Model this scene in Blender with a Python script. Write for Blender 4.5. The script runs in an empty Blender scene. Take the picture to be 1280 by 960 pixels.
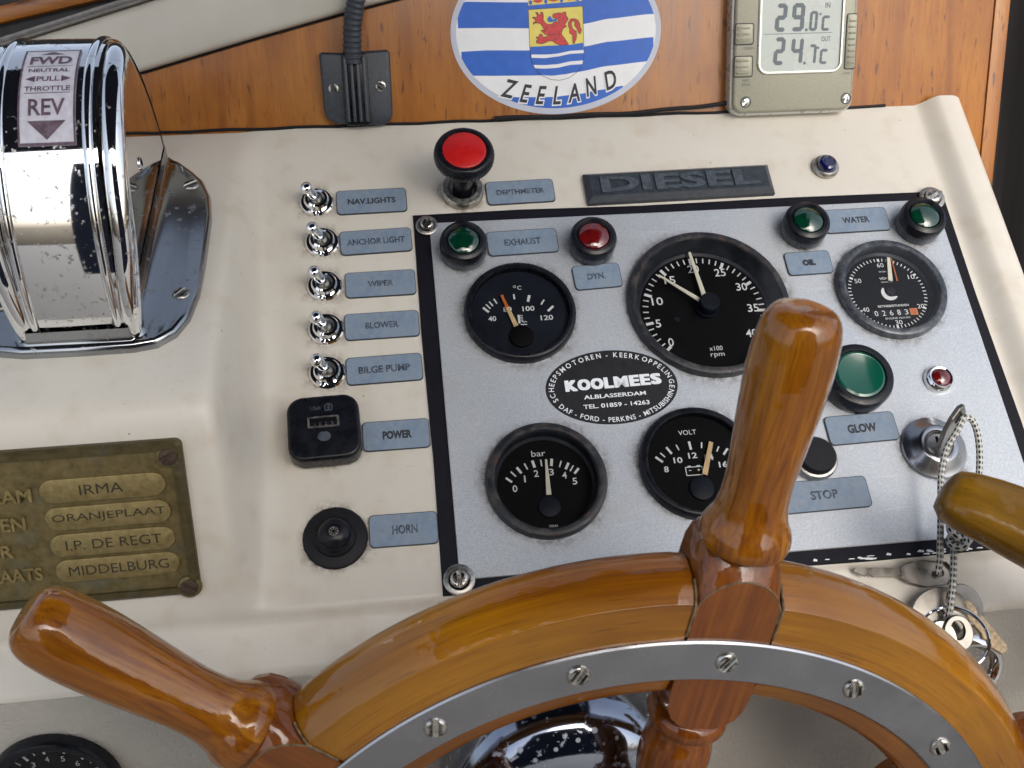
import bpy, bmesh, math, random
from mathutils import Matrix, Vector
random.seed(7)
R = math.radians
MM = 0.001
S = bpy.context.scene
COL = S.collection

# ------------------------------------------------------------------ camera, sky, sun, exposure
TILT = Matrix.Rotation(R(35), 4, 'X')          # console face rises 35 degrees from level
ca = ((0.991981, -0.104841, 0.070589), (-0.064068, -0.898539, -0.434191), (0.108948, 0.426187, -0.898051))
cam_d = bpy.data.cameras.new('camera')
cam = bpy.data.objects.new('camera', cam_d)
COL.objects.link(cam)
cm = Matrix(((ca[0][0], -ca[1][0], -ca[2][0]), (ca[0][1], -ca[1][1], -ca[2][1]), (ca[0][2], -ca[1][2], -ca[2][2]))).to_4x4()
cam.matrix_world = TILT @ Matrix.Translation(Vector((-14.75, -339.83, 488.19)) * MM) @ cm
cam_d.sensor_width = 36.0
cam_d.lens = 36.0 * 1299.04 / 1280.0
cam_d.clip_start = 0.01
cam_d.clip_end = 200.0
S.camera = cam
W = bpy.data.worlds.new('World')
S.world = W
W.use_nodes = True
wn = W.node_tree
bg = wn.nodes['Background']
sky = wn.nodes.new('ShaderNodeTexSky')
sky.sky_type = 'NISHITA'
sky.sun_disc = False
sky.sun_elevation = R(40)
sky.sun_rotation = R(164)
sky.air_density = 1.0
sky.dust_density = 4.0
sky.ozone_density = 1.0
hs = wn.nodes.new('ShaderNodeHueSaturation'); hs.inputs['Saturation'].default_value = 0.55     # hazy, mostly clouded sky
wn.links.new(sky.outputs[0], hs.inputs['Color']); wn.links.new(hs.outputs[0], bg.inputs[0])
bg.inputs[1].default_value = 0.15
sun_d = bpy.data.lights.new('sun', 'SUN')
sun_d.energy = 0.5
sun_d.angle = R(45)
sun_d.color = (1.0, 0.95, 0.88)
sun = bpy.data.objects.new('sun', sun_d)
COL.objects.link(sun)
az, el = R(164), R(40)
sdir = Vector((math.sin(az) * math.cos(el), math.cos(az) * math.cos(el), math.sin(el)))
sun.rotation_euler = sdir.to_track_quat('Z', 'Y').to_euler()
S.view_settings.view_transform = 'Standard'
S.view_settings.look = 'None'
S.view_settings.gamma = 1.0
S.view_settings.exposure = 0.74
S.render.engine = 'CYCLES'
S.cycles.max_bounces = 8

# ------------------------------------------------------------------ materials
MATS = {}
class NT:
    def __init__(s, name):
        s.m = bpy.data.materials.new(name); s.m.use_nodes = True
        s.t = s.m.node_tree; s.n = s.t.nodes; s.b = s.n['Principled BSDF']
        s.co = None
        MATS[name] = s.m
    def new(s, k, **kw):
        n = s.n.new(k)
        for a, b in kw.items(): setattr(n, a, b)
        return n
    def link(s, a, b): s.t.links.new(a, b)
    def obj(s):
        if not s.co: s.co = s.new('ShaderNodeTexCoord').outputs['Object']
        return s.co
    def grain(s): return s.new('ShaderNodeAttribute', attribute_name='grain').outputs['Vector']
    def mapping(s, vec, sc):
        m = s.new('ShaderNodeMapping'); s.link(vec, m.inputs[0]); m.inputs['Scale'].default_value = sc; return m.outputs[0]
    def noise(s, sc, det=3, rough=.5, vec=None, dist=0):
        n = s.new('ShaderNodeTexNoise'); s.link(vec if vec is not None else s.obj(), n.inputs['Vector'])
        n.inputs['Scale'].default_value = sc; n.inputs['Detail'].default_value = det; n.inputs['Roughness'].default_value = rough
        n.inputs['Distortion'].default_value = dist
        return n.outputs['Fac']
    def voro(s, sc, vec=None, rnd=1):
        n = s.new('ShaderNodeTexVoronoi'); s.link(vec if vec is not None else s.obj(), n.inputs['Vector']); n.inputs['Scale'].default_value = sc
        n.inputs['Randomness'].default_value = rnd
        return n.outputs['Distance']
    def ramp(s, f, stops):
        r = s.new('ShaderNodeValToRGB'); s.link(f, r.inputs[0]); e = r.color_ramp.elements
        while len(e) < len(stops): e.new(0.5)
        for i, (p, c) in enumerate(stops):
            e[i].position = p; e[i].color = (c, c, c, 1) if not isinstance(c, tuple) else (*c, 1)
        return r.outputs[0]
    def mix(s, f, a, b, mode='MIX'):
        m = s.new('ShaderNodeMix', data_type='RGBA', blend_type=mode)
        for i, v in ((0, f), (6, a), (7, b)):
            if isinstance(v, (int, float)): m.inputs[i].default_value = v if i == 0 else (v, v, v, 1)
            elif isinstance(v, tuple): m.inputs[i].default_value = (*v, 1)
            else: s.link(v, m.inputs[i])
        return m.outputs[2]
    def math(s, op, a, b=0.0):
        m = s.new('ShaderNodeMath', operation=op)
        for i, v in ((0, a), (1, b)):
            if isinstance(v, (int, float)): m.inputs[i].default_value = v
            else: s.link(v, m.inputs[i])
        return m.outputs[0]
    def bump(s, h, st, dist=0.001):
        b = s.new('ShaderNodeBump'); s.link(h, b.inputs['Height']); b.inputs['Strength'].default_value = st; b.inputs['Distance'].default_value = dist
        s.link(b.outputs[0], s.b.inputs['Normal']); return b
    def set(s, **kw):
        names = dict(col='Base Color', rough='Roughness', metal='Metallic', coat='Coat Weight', coatr='Coat Roughness', spec='Specular IOR Level', trans='Transmission Weight', ior='IOR', emis='Emission Color', emist='Emission Strength', alpha='Alpha', sss='Subsurface Weight')
        for k, v in kw.items():
            i = s.b.inputs[names[k]]
            if isinstance(v, tuple): i.default_value = (*v, 1)
            elif isinstance(v, (int, float)): i.default_value = v
            else: s.link(v, i)
        return s

def plain(name, col, rough=.5, metal=0., var=.15, nsc=300, bump=.1, coat=0, spec=.5):
    n = NT(name)
    f = n.noise(nsc, 4)
    d = tuple(c * (1 - var) for c in col); l = tuple(min(1, c * (1 + var)) for c in col)
    n.set(col=n.ramp(f, [(.3, d), (.7, l)]), metal=metal, coat=coat, spec=spec)
    n.set(rough=n.ramp(f, [(.3, max(0, rough - .06)), (.7, min(1, rough + .08))]))
    if bump: n.bump(n.noise(nsc * 4, 3), bump, .0002)
    return n

def gelcoat():
    n = NT('cream_gelcoat')
    a = n.noise(9, 4); b = n.noise(60, 5)
    c = n.ramp(a, [(.3, (.635, .60, .525)), (.7, (.70, .665, .59))])
    c = n.mix(n.ramp(b, [(.52, 0.), (.78, .42)]), c, (.52, .43, .31))
    sc_ = n.noise(1., 3, .6, n.mapping(n.obj(), (30, 260, 60)), 1.5)                 # faint scuffs
    c = n.mix(n.ramp(sc_, [(.68, 0.), (.76, .30)]), c, (.40, .36, .30))
    sp = n.ramp(n.voro(95), [(.03, 1.), (.06, 0.)])          # small dirt specks
    pick = n.ramp(n.noise(31, 2), [(.56, 0.), (.60, .8)])
    c = n.mix(n.math('MULTIPLY', sp, pick), c, (.12, .09, .06))
    fine = n.ramp(n.noise(900, 3), [(.62, 0.), (.75, .35)])
    c = n.mix(n.math('MULTIPLY', fine, n.ramp(n.noise(14, 3), [(.45, 0.), (.7, 1.)])), c, (.3, .25, .19))
    n.set(col=c, rough=n.ramp(b, [(.3, .30), (.7, .42)]), spec=.45)
    n.bump(n.noise(700, 3), .12, .0002)
gelcoat()
n = NT('textured_vinyl')
w = n.noise(420, 4, .6, dist=1.2)
n.set(col=n.mix(n.ramp(n.noise(20), [(.3, 0.), (.7, 1.)]), (.42, .40, .35), (.48, .455, .40)), rough=.6)
n.bump(w, .9, .0012)
n = NT('painted_coaming')
n.set(col=n.ramp(n.noise(25, 3), [(.3, (.50, .48, .42)), (.7, (.56, .54, .48))]), rough=.35)
n.bump(n.noise(500, 2), .06, .0002)

def aluminium():
    n = NT('anodised_aluminium')
    f = n.noise(1500, 2, .7); g = n.noise(7, 3); h = n.noise(500, 2)
    c = n.mix(n.ramp(f, [(.35, 0.), (.68, 1.)]), (.40, .445, .50), (.585, .62, .665))
    c = n.mix(n.ramp(g, [(.4, 0.), (.75, .35)]), c, (.62, .62, .60))
    c = n.mix(n.ramp(n.noise(35, 5), [(.60, 0.), (.78, .30)]), c, (.42, .38, .33))
    wp = n.noise(1., 4, .6, n.mapping(n.obj(), (25, 300, 60)), 1.2)
    c = n.mix(n.ramp(wp, [(.60, 0.), (.75, .35)]), c, (.72, .75, .78))
    c = n.mix(n.ramp(n.voro(140), [(.02, .8), (.04, 0.)]), c, (.2, .19, .18))
    n.set(col=c, metal=.45, rough=n.ramp(h, [(.3, .42), (.7, .56)]))
    n.bump(f, .15, .0002)
aluminium()

def wood(name, dark, mid, light, coat=.0, coatr=.05, sc=(25, 260, 260), streak=.7, big=14, wave=.5):
    n = NT(name)
    g = n.grain()
    v = n.mapping(g, sc)
    a = n.noise(1.0, 6, .65, v, .6)
    b = n.noise(big, 4, .55, g, .8)
    fine = n.noise(1.0, 4, .6, n.mapping(g, (sc[0] * 5, sc[1] * 5, sc[2] * 5)))
    c = n.ramp(a, [(.28, dark), (.5, mid), (.74, light)])
    c = n.mix(n.ramp(b, [(.35, .75), (.62, 0.)]), c, tuple(x * .62 for x in mid))
    c = n.mix(n.ramp(n.noise(big * .55, 3, .5, n.mapping(g, (.5, 1.6, 1.6)), .5), [(.50, 0.), (.68, .7)]), c, (light[0] * 1.08, light[1] * 1.25, light[2] * 1.4))
    c = n.mix(n.ramp(fine, [(.56, 0.), (.72, streak)]), c, tuple(x * .42 for x in dark))
    chip = n.math('MULTIPLY', n.ramp(n.noise(120, 4, .6, n.obj()), [(.66, 0.), (.69, 1.)]), n.ramp(n.noise(22, 2, .5, n.obj()), [(.56, 0.), (.62, .75)]))
    c = n.mix(chip, c, (.26, .17, .085))
    n.set(spec=.15, col=c, rough=.38, coat=coat, coatr=n.math('ADD', n.math('MULTIPLY', chip, .4), coatr))
    hh = n.math('ADD', n.noise(55, 3, .5, n.obj()), n.math('MULTIPLY', n.noise(1., 3, .5, n.mapping(g, (45, 300, 300))), .16))
    bb = n.new('ShaderNodeBump'); n.link(hh, bb.inputs['Height'])
    bb.inputs['Strength'].default_value = wave; bb.inputs['Distance'].default_value = .0015
    n.link(bb.outputs[0], n.b.inputs['Normal']); n.link(bb.outputs[0], n.b.inputs['Coat Normal'])
    return n
wood('wheel_wood', (.13, .031, .001), (.29, .092, .002), (.46, .185, .004), coat=1., coatr=.03, streak=.6, sc=(8, 260, 260))
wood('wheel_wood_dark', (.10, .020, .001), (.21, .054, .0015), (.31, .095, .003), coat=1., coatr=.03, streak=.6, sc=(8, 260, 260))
wood('lever_wood', (.13, .058, .004), (.23, .115, .007), (.33, .165, .012), coat=.6, coatr=.12, streak=.5, sc=(10, 160, 160))
def bulkwood():
    n = NT('bulkhead_wood')
    g = n.grain()
    a = n.noise(1., 5, .6, n.mapping(g, (7, 70, 70)), .5)
    c = n.ramp(a, [(.28, (.21, .062, .005)), (.5, (.34, .115, .009)), (.75, (.45, .175, .016))])
    fine = n.noise(1., 4, .6, n.mapping(g, (60, 900, 900)))
    c = n.mix(n.ramp(fine, [(.5, 0.), (.75, .55)]), c, (.17, .05, .010))
    st = n.noise(1., 3, .5, n.mapping(g, (70, 330, 330)))
    c = n.mix(n.ramp(st, [(.61, 0.), (.70, .85)]), c, (.085, .026, .008))
    c = n.mix(n.ramp(n.noise(16, 4, .6, g), [(.5, 0.), (.72, .5)]), c, (.20, .060, .006))
    c = n.mix(n.ramp(n.noise(9, 2, .5, g), [(.56, 0.), (.75, .35)]), c, (.50, .24, .05))
    n.set(col=c, rough=n.ramp(a, [(.3, .28), (.7, .38)]), coat=.12, coatr=.2)
    n.bump(fine, .15, .0003)
bulkwood()

def chrome(name, col=(.86, .87, .88), rough=.04, pit=.5, pitsc=220):
    n = NT(name)
    p = n.ramp(n.noise(pitsc, 5, .65), [(.58, 0.), (.67, 1.)])
    p = n.math('MULTIPLY', p, n.ramp(n.noise(28, 2), [(.40, .25), (.55, 1.)]))
    q = n.ramp(n.voro(pitsc * .8), [(.10, 1.), (.19, 0.)])
    q = n.math('MULTIPLY', q, n.ramp(n.noise(40, 3), [(.45, 0.), (.55, 1.)]))
    m = n.math('MULTIPLY', n.math('MAXIMUM', p, q), pit)
    n.set(col=n.mix(m, col, (.42, .41, .38)), metal=1., rough=n.math('ADD', n.math('MULTIPLY', m, .5), rough))
    n.bump(n.noise(120, 2), .015, .0005)
chrome('chrome', pit=.9, pitsc=300); chrome('pitted_chrome', (.34, .36, .38), .16, .9, 150); chrome('clean_chrome', pit=.12)
n = NT('boss_chrome')
pp_ = n.math('MAXIMUM', n.ramp(n.voro(150), [(.14, 1.), (.24, 0.)]), n.ramp(n.noise(190, 5, .7), [(.57, 0.), (.66, 1.)]))
pp_ = n.math('MULTIPLY', pp_, n.ramp(n.noise(45, 3), [(.42, .15), (.58, 1.)]))
n.set(col=n.mix(pp_, (.30, .33, .40), (.62, .66, .74)), metal=1., rough=n.math('ADD', n.math('MULTIPLY', pp_, .55), .09))
n.bump(n.noise(150, 3), .08, .0006)
plain('brushed_steel', (.38, .39, .42), .24, 1., .10, 45, .06)
plain('dull_steel', (.42, .41, .38), .35, 1., .3, 500, .3)
plain('screw_steel', (.62, .60, .55), .25, 1., .25, 700, .3)
plain('key_steel', (.27, .255, .23), .30, 1., .25, 140, .08)
plain('corroded_tan', (.55, .43, .28), .85, 0., .35, 600, .8)
plain('black_rubber', (.010, .010, .013), .55, 0., .25, 400, .25, spec=.25)
plain('black_gasket', (.006, .006, .011), .55, 0., .25, 300, .15, spec=.2)
plain('black_plastic', (.007, .008, .012), .28, 0., .25, 200, .05, spec=.3)
plain('slate_plastic', (.030, .038, .050), .42, 0., .3, 300, .15)
plain('slate_worn', (.055, .070, .09), .55, 0., .4, 350, .15)
plain('dial_black', (.004, .004, .005), .6, 0., .3, 200, 0, spec=.1)
plain('dial_navy', (.008, .012, .021), .5, 0., .3, 60, 0, spec=.2)
plain('print_white', (.78, .82, .85), .6, 0., .06, 300, 0)
plain('print_dark', (.025, .03, .04), .6, 0., .2, 300, 0)
plain('pointer_cream', (.80, .79, .66), .5, 0., .05, 300, 0)
plain('pointer_tan', (.68, .50, .27), .5, 0., .12, 300, 0)
plain('pointer_orange', (.62, .16, .03), .5, 0., .15, 300, 0)
plain('orange_wheel', (.60, .22, .06), .5, 0., .15, 300, 0)
plain('sticker_black', (.005, .005, .008), .5, 0., .2, 300, 0)
plain('sticker_grey', (.52, .56, .66), .4, 0., .04, 100, 0)
plain('sticker_white', (.82, .84, .86), .38, 0., .03, 100, 0)
plain('sticker_blue', (.020, .125, .56), .38, 0., .08, 150, 0)
plain('sticker_yellow', (.78, .66, .14), .4, 0., .06, 200, 0)
plain('sticker_red', (.60, .045, .05), .4, 0., .15, 400, 0)
plain('red_plastic', (.52, .008, .008), .35, 0., .12, 200, .05)
plain('case_olive', (.29, .285, .22), .40, .25, .08, 700, .08)
plain('case_light', (.60, .60, .56), .3, .5, .05, 300, .03)
plain('lcd_glass', (.40, .45, .42), .25, 0., .04, 60, 0, coat=.5)
plain('lcd_digit', (.12, .15, .17), .5, 0., .12, 300, 0)
plain('amber_resin', (.45, .27, .08), .45, 0., .4, 250, .5)
plain('dark_backdrop', (.006, .005, .006), .8, 0., .4, 60, .3)
plain('grey_track', (.22, .21, .20), .45, .5, .25, 200, .2)
plain('black_void', (.004, .004, .006), .5, 0., .3, 100, 0)
plain('worn_sticker_white', (.66, .66, .74), .4, 0., .10, 350, .1)
plain('worn_sticker_ink', (.13, .085, .12), .5, 0., .45, 450, .1)
plain('joint_putty', (.17, .115, .06), .7, 0., .6, 500, .4)
plain('blocker_navy', (.012, .016, .035), .8, 0., .2, 30, .1)
plain('sole_paint', (.13, .125, .115), .6, 0., .15, 6, 0)
n = NT('label_blue')
f = n.noise(70, 4, .6)
n.set(col=n.mix(n.ramp(n.noise(450, 3), [(.35, 0.), (.7, 1.)]), n.ramp(f, [(.3, (.165, .235, .33)), (.7, (.215, .29, .385))]), (.25, .30, .36)), rough=.42)
n = NT('label_ink_worn')
f = n.noise(520, 3, .6)
n.set(col=n.ramp(f, [(.42, (.03, .04, .055)), (.62, (.10, .14, .19))]), rough=.5)
n = NT('bezel_worn')
f = n.noise(160, 6, .7); g2 = n.noise(30, 3)
n.set(col=n.mix(n.ramp(f, [(.50, 0.), (.66, .8)]), (.014, .016, .021), n.mix(n.ramp(g2, [(.45, 0.), (.62, 1.)]), (.085, .078, .072), (.075, .040, .026))), rough=n.ramp(f, [(.4, .32), (.7, .7)]))
n.bump(f, .5, .0006)
n = NT('bezel_grey')
f = n.noise(200, 6, .7)
n.set(col=n.ramp(f, [(.40, (.035, .042, .055)), (.7, (.15, .16, .17))]), rough=.28, metal=.3)
n.bump(f, .25, .0004)
n = NT('recess_wall')
n.set(col=n.ramp(n.noise(120, 4), [(.4, (.020, .024, .034)), (.8, (.060, .065, .08))]), rough=.35)
def brass():
    for nm, k in (('brass_field', .82), ('brass_raised', 1.32), ('brass_edge', .48)):
        n = NT(nm)
        a = n.noise(240, 5, .7); b = n.noise(45, 4, .6)
        c = n.ramp(a, [(.3, (.14 * k, .105 * k, .040 * k)), (.7, (.27 * k, .215 * k, .095 * k))])
        c = n.mix(n.ramp(b, [(.52, 0.), (.68, .55)]), c, (.10, .135, .125) if k < 1 else (.22, .13, .045))
        n.set(col=c, metal=.6, rough=n.ramp(a, [(.3, .42), (.7, .62)]))
        n.bump(a, .5, .0004)
brass()
plain('brass_ink', (.035, .028, .015), .6, .2, .4, 500, .2)
plain('old_screw', (.085, .058, .042), .5, .6, .3, 600, .3)
def jewel(name, col, sc=260):
    n = NT(name)
    f = n.noise(sc, 3)
    n.set(col=n.ramp(f, [(.3, tuple(c * .45 for c in col)), (.7, col)]), rough=.12, coat=1., coatr=.06, spec=.6)
    n.bump(n.voro(500), .25, .0006)
jewel('green_jewel', (.001, .045, .022)); jewel('red_jewel', (.17, .005, .006)); jewel('blue_jewel', (.003, .005, .075))
n = NT('green_lens')
n.set(col=n.ramp(n.noise(40), [(.3, (.001, .065, .040)), (.7, (.002, .10, .060))]), rough=.2, coat=.6, coatr=.1)
n = NT('cord_fabric')
g = n.grain()
ck = n.new('ShaderNodeTexChecker'); n.link(n.mapping(g, (1, 1, 1)), ck.inputs['Vector']); ck.inputs['Scale'].default_value = 1.0
s2 = n.noise(3000, 2)
dots = n.ramp(n.voro(1.0, n.mapping(g, (.36, .955, 1)), .0), [(.30, 1.), (.36, 0.)])
n.set(col=n.mix(dots, n.ramp(s2, [(.3, (.50, .50, .46)), (.7, (.70, .70, .66))]), (.02, .03, .03)), rough=.85)
n.bump(n.noise(1800, 2), .6, .0004)
def glassmat():
    m = bpy.data.materials.new('gauge_glass'); m.use_nodes = True; t = m.node_tree
    t.nodes.remove(t.nodes['Principled BSDF'])
    tr = t.nodes.new('ShaderNodeBsdfTransparent'); gl = t.nodes.new('ShaderNodeBsdfGlossy'); gl.inputs['Roughness'].default_value = .08
    fr = t.nodes.new('ShaderNodeFresnel'); fr.inputs[0].default_value = 1.45
    mx = t.nodes.new('ShaderNodeMixShader'); t.links.new(fr.outputs[0], mx.inputs[0]); t.links.new(tr.outputs[0], mx.inputs[1]); t.links.new(gl.outputs[0], mx.inputs[2])
    t.links.new(mx.outputs[0], t.nodes['Material Output'].inputs[0]); MATS['gauge_glass'] = m
glassmat()

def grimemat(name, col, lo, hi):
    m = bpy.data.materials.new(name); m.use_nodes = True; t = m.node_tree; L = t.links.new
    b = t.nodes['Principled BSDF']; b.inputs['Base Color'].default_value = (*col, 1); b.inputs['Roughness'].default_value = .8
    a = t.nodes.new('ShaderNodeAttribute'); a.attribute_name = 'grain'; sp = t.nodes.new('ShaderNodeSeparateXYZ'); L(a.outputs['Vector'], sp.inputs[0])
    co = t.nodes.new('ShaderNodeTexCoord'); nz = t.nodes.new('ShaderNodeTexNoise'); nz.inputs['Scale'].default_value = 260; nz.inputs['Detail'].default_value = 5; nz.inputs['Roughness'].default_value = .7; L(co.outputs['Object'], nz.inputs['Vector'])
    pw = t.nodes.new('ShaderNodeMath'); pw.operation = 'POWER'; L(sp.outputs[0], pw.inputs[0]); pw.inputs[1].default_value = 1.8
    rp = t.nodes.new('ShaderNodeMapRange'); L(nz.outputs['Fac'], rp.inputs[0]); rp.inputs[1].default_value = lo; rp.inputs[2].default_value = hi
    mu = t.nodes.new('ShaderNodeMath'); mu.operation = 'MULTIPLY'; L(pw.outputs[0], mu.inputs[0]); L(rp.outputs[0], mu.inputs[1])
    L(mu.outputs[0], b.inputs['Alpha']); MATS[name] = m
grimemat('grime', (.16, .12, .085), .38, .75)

# ------------------------------------------------------------------ geometry helpers (millimetres)
def rot2(p, a):
    c, s = math.cos(a), math.sin(a)
    return [(x * c - y * s, x * s + y * c) for x, y in p]
def rrect(w, h, r, n=5, cx=0, cy=0):
    o = []
    for (sx, sy, a0) in ((1, 1, 0), (-1, 1, 90), (-1, -1, 180), (1, -1, 270)):
        for i in range(n + 1):
            a = R(a0 + 90 * i / n)
            o.append((cx + sx * (w / 2 - r) + r * math.cos(a), cy + sy * (h / 2 - r) + r * math.sin(a)))
    return o
def ell(rx, ry, n=64, cx=0, cy=0): return [(cx + rx * math.cos(2 * math.pi * i / n), cy + ry * math.sin(2 * math.pi * i / n)) for i in range(n)]
def area(p): return sum(p[i][0] * p[(i + 1) % len(p)][1] - p[(i + 1) % len(p)][0] * p[i][1] for i in range(len(p))) / 2
def inset(p, d):
    if area(p) < 0: p = p[::-1]
    o = []; n = len(p)
    for i in range(n):
        a, b, c = Vector(p[i - 1]), Vector(p[i]), Vector(p[(i + 1) % n])
        u, v = (b - a), (c - b)
        if u.length < 1e-6: u = v.copy()
        if v.length < 1e-6: v = u.copy()
        u.normalize(); v.normalize()
        m = Vector((-u.y - v.y, u.x + v.x))
        if m.length < 1e-6: m = Vector((-u.y, u.x))
        m.normalize(); k = max(.35, m.dot(Vector((-u.y, u.x))))
        q = b + m * d / k; o.append((q.x, q.y))
    return o
def arc_fillet(pts, rad, k=6):
    out = [pts[0]]
    for i in range(1, len(pts) - 1):
        p, a, b = Vector(pts[i]), Vector(pts[i - 1]), Vector(pts[i + 1])
        u, v = (a - p), (b - p); r = min(rad[i], u.length * .49, v.length * .49); u.normalize(); v.normalize()
        for j in range(k + 1):
            t = j / k; q = (p + u * r) * (1 - t) ** 2 + p * 2 * t * (1 - t) + (p + v * r) * t * t
            out.append((q.x, q.y))
    out.append(pts[-1]); return out

class MB:
    def __init__(s): s.v = []; s.f = []; s.g = []
    def add(s, vs, fs, gs=None):
        o = len(s.v); s.v += [tuple(x) for x in vs]; s.f += [tuple(i + o for i in f) for f in fs]
        s.g += [tuple(x) for x in (gs if gs else vs)]
        return s
    def lathe(s, prof, seg=48, c=(0, 0, 0), axis='z', rfun=None, a0=0):
        vs = []; fs = []; gs = []; rings = []
        def P(r, z, a):
            x, y = r * math.cos(a), r * math.sin(a)
            if axis == 'z': return (c[0] + x, c[1] + y, c[2] + z)
            if axis == 'y': return (c[0] + x, c[1] + z, c[2] + y)
            return (c[0] + z, c[1] + x, c[2] + y)
        for r, z in prof:
            if r < 1e-4: rings.append([len(vs)]); vs.append(P(0, z, 0)); gs.append((z, 0, 0))
            else:
                k = []
                for i in range(seg):
                    a = a0 + 2 * math.pi * i / seg; rr = rfun(r, z, a, i) if rfun else r
                    k.append(len(vs)); vs.append(P(rr, z, a)); gs.append((z, rr * math.cos(a), rr * math.sin(a)))
                rings.append(k)
        for A, B in zip(rings, rings[1:]):
            for i in range(seg):
                j = (i + 1) % seg
                if len(A) == 1 and len(B) == 1: continue
                if len(A) == 1: fs.append((A[0], B[i], B[j]))
                elif len(B) == 1: fs.append((A[i], A[j], B[0]))
                else: fs.append((A[i], A[j], B[j], B[i]))
        return s.add(vs, fs, gs)
    def loft(s, loops, cap=True, gs=None):       # loops of equal point counts, 3D points
        n = len(loops[0]); vs = [p for l in loops for p in l]; fs = []
        for k in range(len(loops) - 1):
            for i in range(n):
                j = (i + 1) % n; fs.append((k * n + i, k * n + j, (k + 1) * n + j, (k + 1) * n + i))
        if cap: fs.append(tuple(range(n))[::-1]); fs.append(tuple((len(loops) - 1) * n + i for i in range(n)))
        return s.add(vs, fs, gs)
    def prism(s, poly, z0, z1, ch=0.0, steps=2, grain=None):
        if area(poly) < 0: poly = poly[::-1]
        L = [[(x, y, z0) for x, y in poly]]
        if ch > 0:
            for i in range(steps + 1):
                a = math.pi / 2 * i / steps
                q = inset(poly, ch * (1 - math.cos(a))) if i else poly
                L.append([(x, y, z1 - ch + ch * math.sin(a)) for x, y in q])
        else: L.append([(x, y, z1) for x, y in poly])
        gs = [grain(p) for l in L for p in l] if grain else None
        return s.loft(L, gs=gs)
    def flat(s, poly, z=0.0):
        if area(poly) < 0: poly = poly[::-1]
        return s.add([(x, y, z) for x, y in poly], [tuple(range(len(poly)))])
    def box(s, x0, x1, y0, y1, z0, z1, ch=0.0): return s.prism([(x0, y0), (x1, y0), (x1, y1), (x0, y1)], z0, z1, ch, 1)
    def tube(s, path, rad, seg=10, closed=False, cap=True, flatz=1.0):
        P = [Vector(p) for p in path]; n = len(P); vs = []; fs = []; gs = []; L = 0.0
        t0 = (P[1] - P[0]).normalized(); up = Vector((0, 0, 1)) if abs(t0.z) < .9 else Vector((1, 0, 0))
        nrm = (up - t0 * up.dot(t0)).normalized()
        for i in range(n):
            if closed: t = P[(i + 1) % n] - P[i - 1]
            else: t = P[min(i + 1, n - 1)] - P[max(i - 1, 0)]
            t.normalize(); nrm = (nrm - t * nrm.dot(t)).normalized(); b = t.cross(nrm)
            if i: L += (P[i] - P[i - 1]).length
            r = rad[i] if isinstance(rad, (list, tuple)) else rad
            for k in range(seg):
                a = 2 * math.pi * k / seg
                vs.append(P[i] + nrm * r * math.cos(a) * flatz + b * r * math.sin(a)); gs.append((L, a, 0) if seg == 11 else (L, r * math.cos(a), r * math.sin(a)))
        m = n if closed else n - 1
        for i in range(m):
            for k in range(seg):
                j = (i + 1) % n; l = (k + 1) % seg
                fs.append((i * seg + k, i * seg + l, j * seg + l, j * seg + k))
        if cap and not closed: fs.append(tuple(range(seg))[::-1]); fs.append(tuple((n - 1) * seg + k for k in range(seg)))
        return s.add(vs, fs, gs)
    def mesh(s, name, recalc=True, sharp=32, gscale=MM):
        me = bpy.data.meshes.new(name)
        me.from_pydata([(x * MM, y * MM, z * MM) for x, y, z in s.v], [], s.f)
        at = me.attributes.new('grain', 'FLOAT_VECTOR', 'POINT')
        at.data.foreach_set('vector', [q * gscale for p in s.g for q in p])
        if recalc:
            b = bmesh.new(); b.from_mesh(me); bmesh.ops.recalc_face_normals(b, faces=b.faces); b.to_mesh(me); b.free()
        me.shade_smooth(); me.set_sharp_from_angle(angle=R(sharp)); me.update()
        return me

def fr(o=(0, 0, 0), x=None, y=None, rz=0.0, base=None):
    """frame in console millimetres; x, y axes given in console space"""
    M = Matrix.Identity(4)
    if x is not None:
        x = Vector(x).normalized(); y = Vector(y); y = (y - x * x.dot(y)).normalized(); z = x.cross(y)
        M = Matrix((x, y, z)).transposed().to_4x4()
    M = Matrix.Translation(Vector(o) * MM) @ M @ Matrix.Rotation(R(rz), 4, 'Z')
    return (base @ M) if base is not None else (TILT @ M)

def tag(o, label, cat, group=None, kind=None):
    if label: o['label'] = label
    if cat: o['category'] = cat
    if group: o['group'] = group
    if kind: o['kind'] = kind
    return o
def thing(name, label, cat, M, group=None):
    o = bpy.data.objects.new(name, None); COL.objects.link(o); o.matrix_world = M; o.empty_display_size = .01
    return tag(o, label, cat, group)
def obj(name, mb, mat, parent=None, M=None, recalc=True, sharp=32, loc=None, rz=0.0):
    me = mb if isinstance(mb, bpy.types.Mesh) else mb.mesh(name, recalc, sharp)
    if mat and not me.materials: me.materials.append(MATS[mat])
    o = bpy.data.objects.new(name, me); COL.objects.link(o)
    if parent is not None:
        o.parent = parent
        if M is not None: o.matrix_local = M
        elif loc is not None: o.matrix_local = Matrix.Translation(Vector(loc) * MM) @ Matrix.Rotation(R(rz), 4, 'Z')
    elif M is not None: o.matrix_world = M
    return o
def struct(name, mb, mat, M=None, recalc=True, sharp=32):
    o = obj(name, mb, mat, None, M if M is not None else TILT, recalc, sharp); o['kind'] = 'structure'; return o
def dup(root, M, label, group=None):
    r = root.copy(); COL.objects.link(r); r.matrix_world = M; r['label'] = label
    if group: r['group'] = group
    for ch in list(root.children):
        c = ch.copy(); COL.objects.link(c); c.parent = r
        for g in ch.children:
            d = g.copy(); COL.objects.link(d); d.parent = c
    return r

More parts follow.
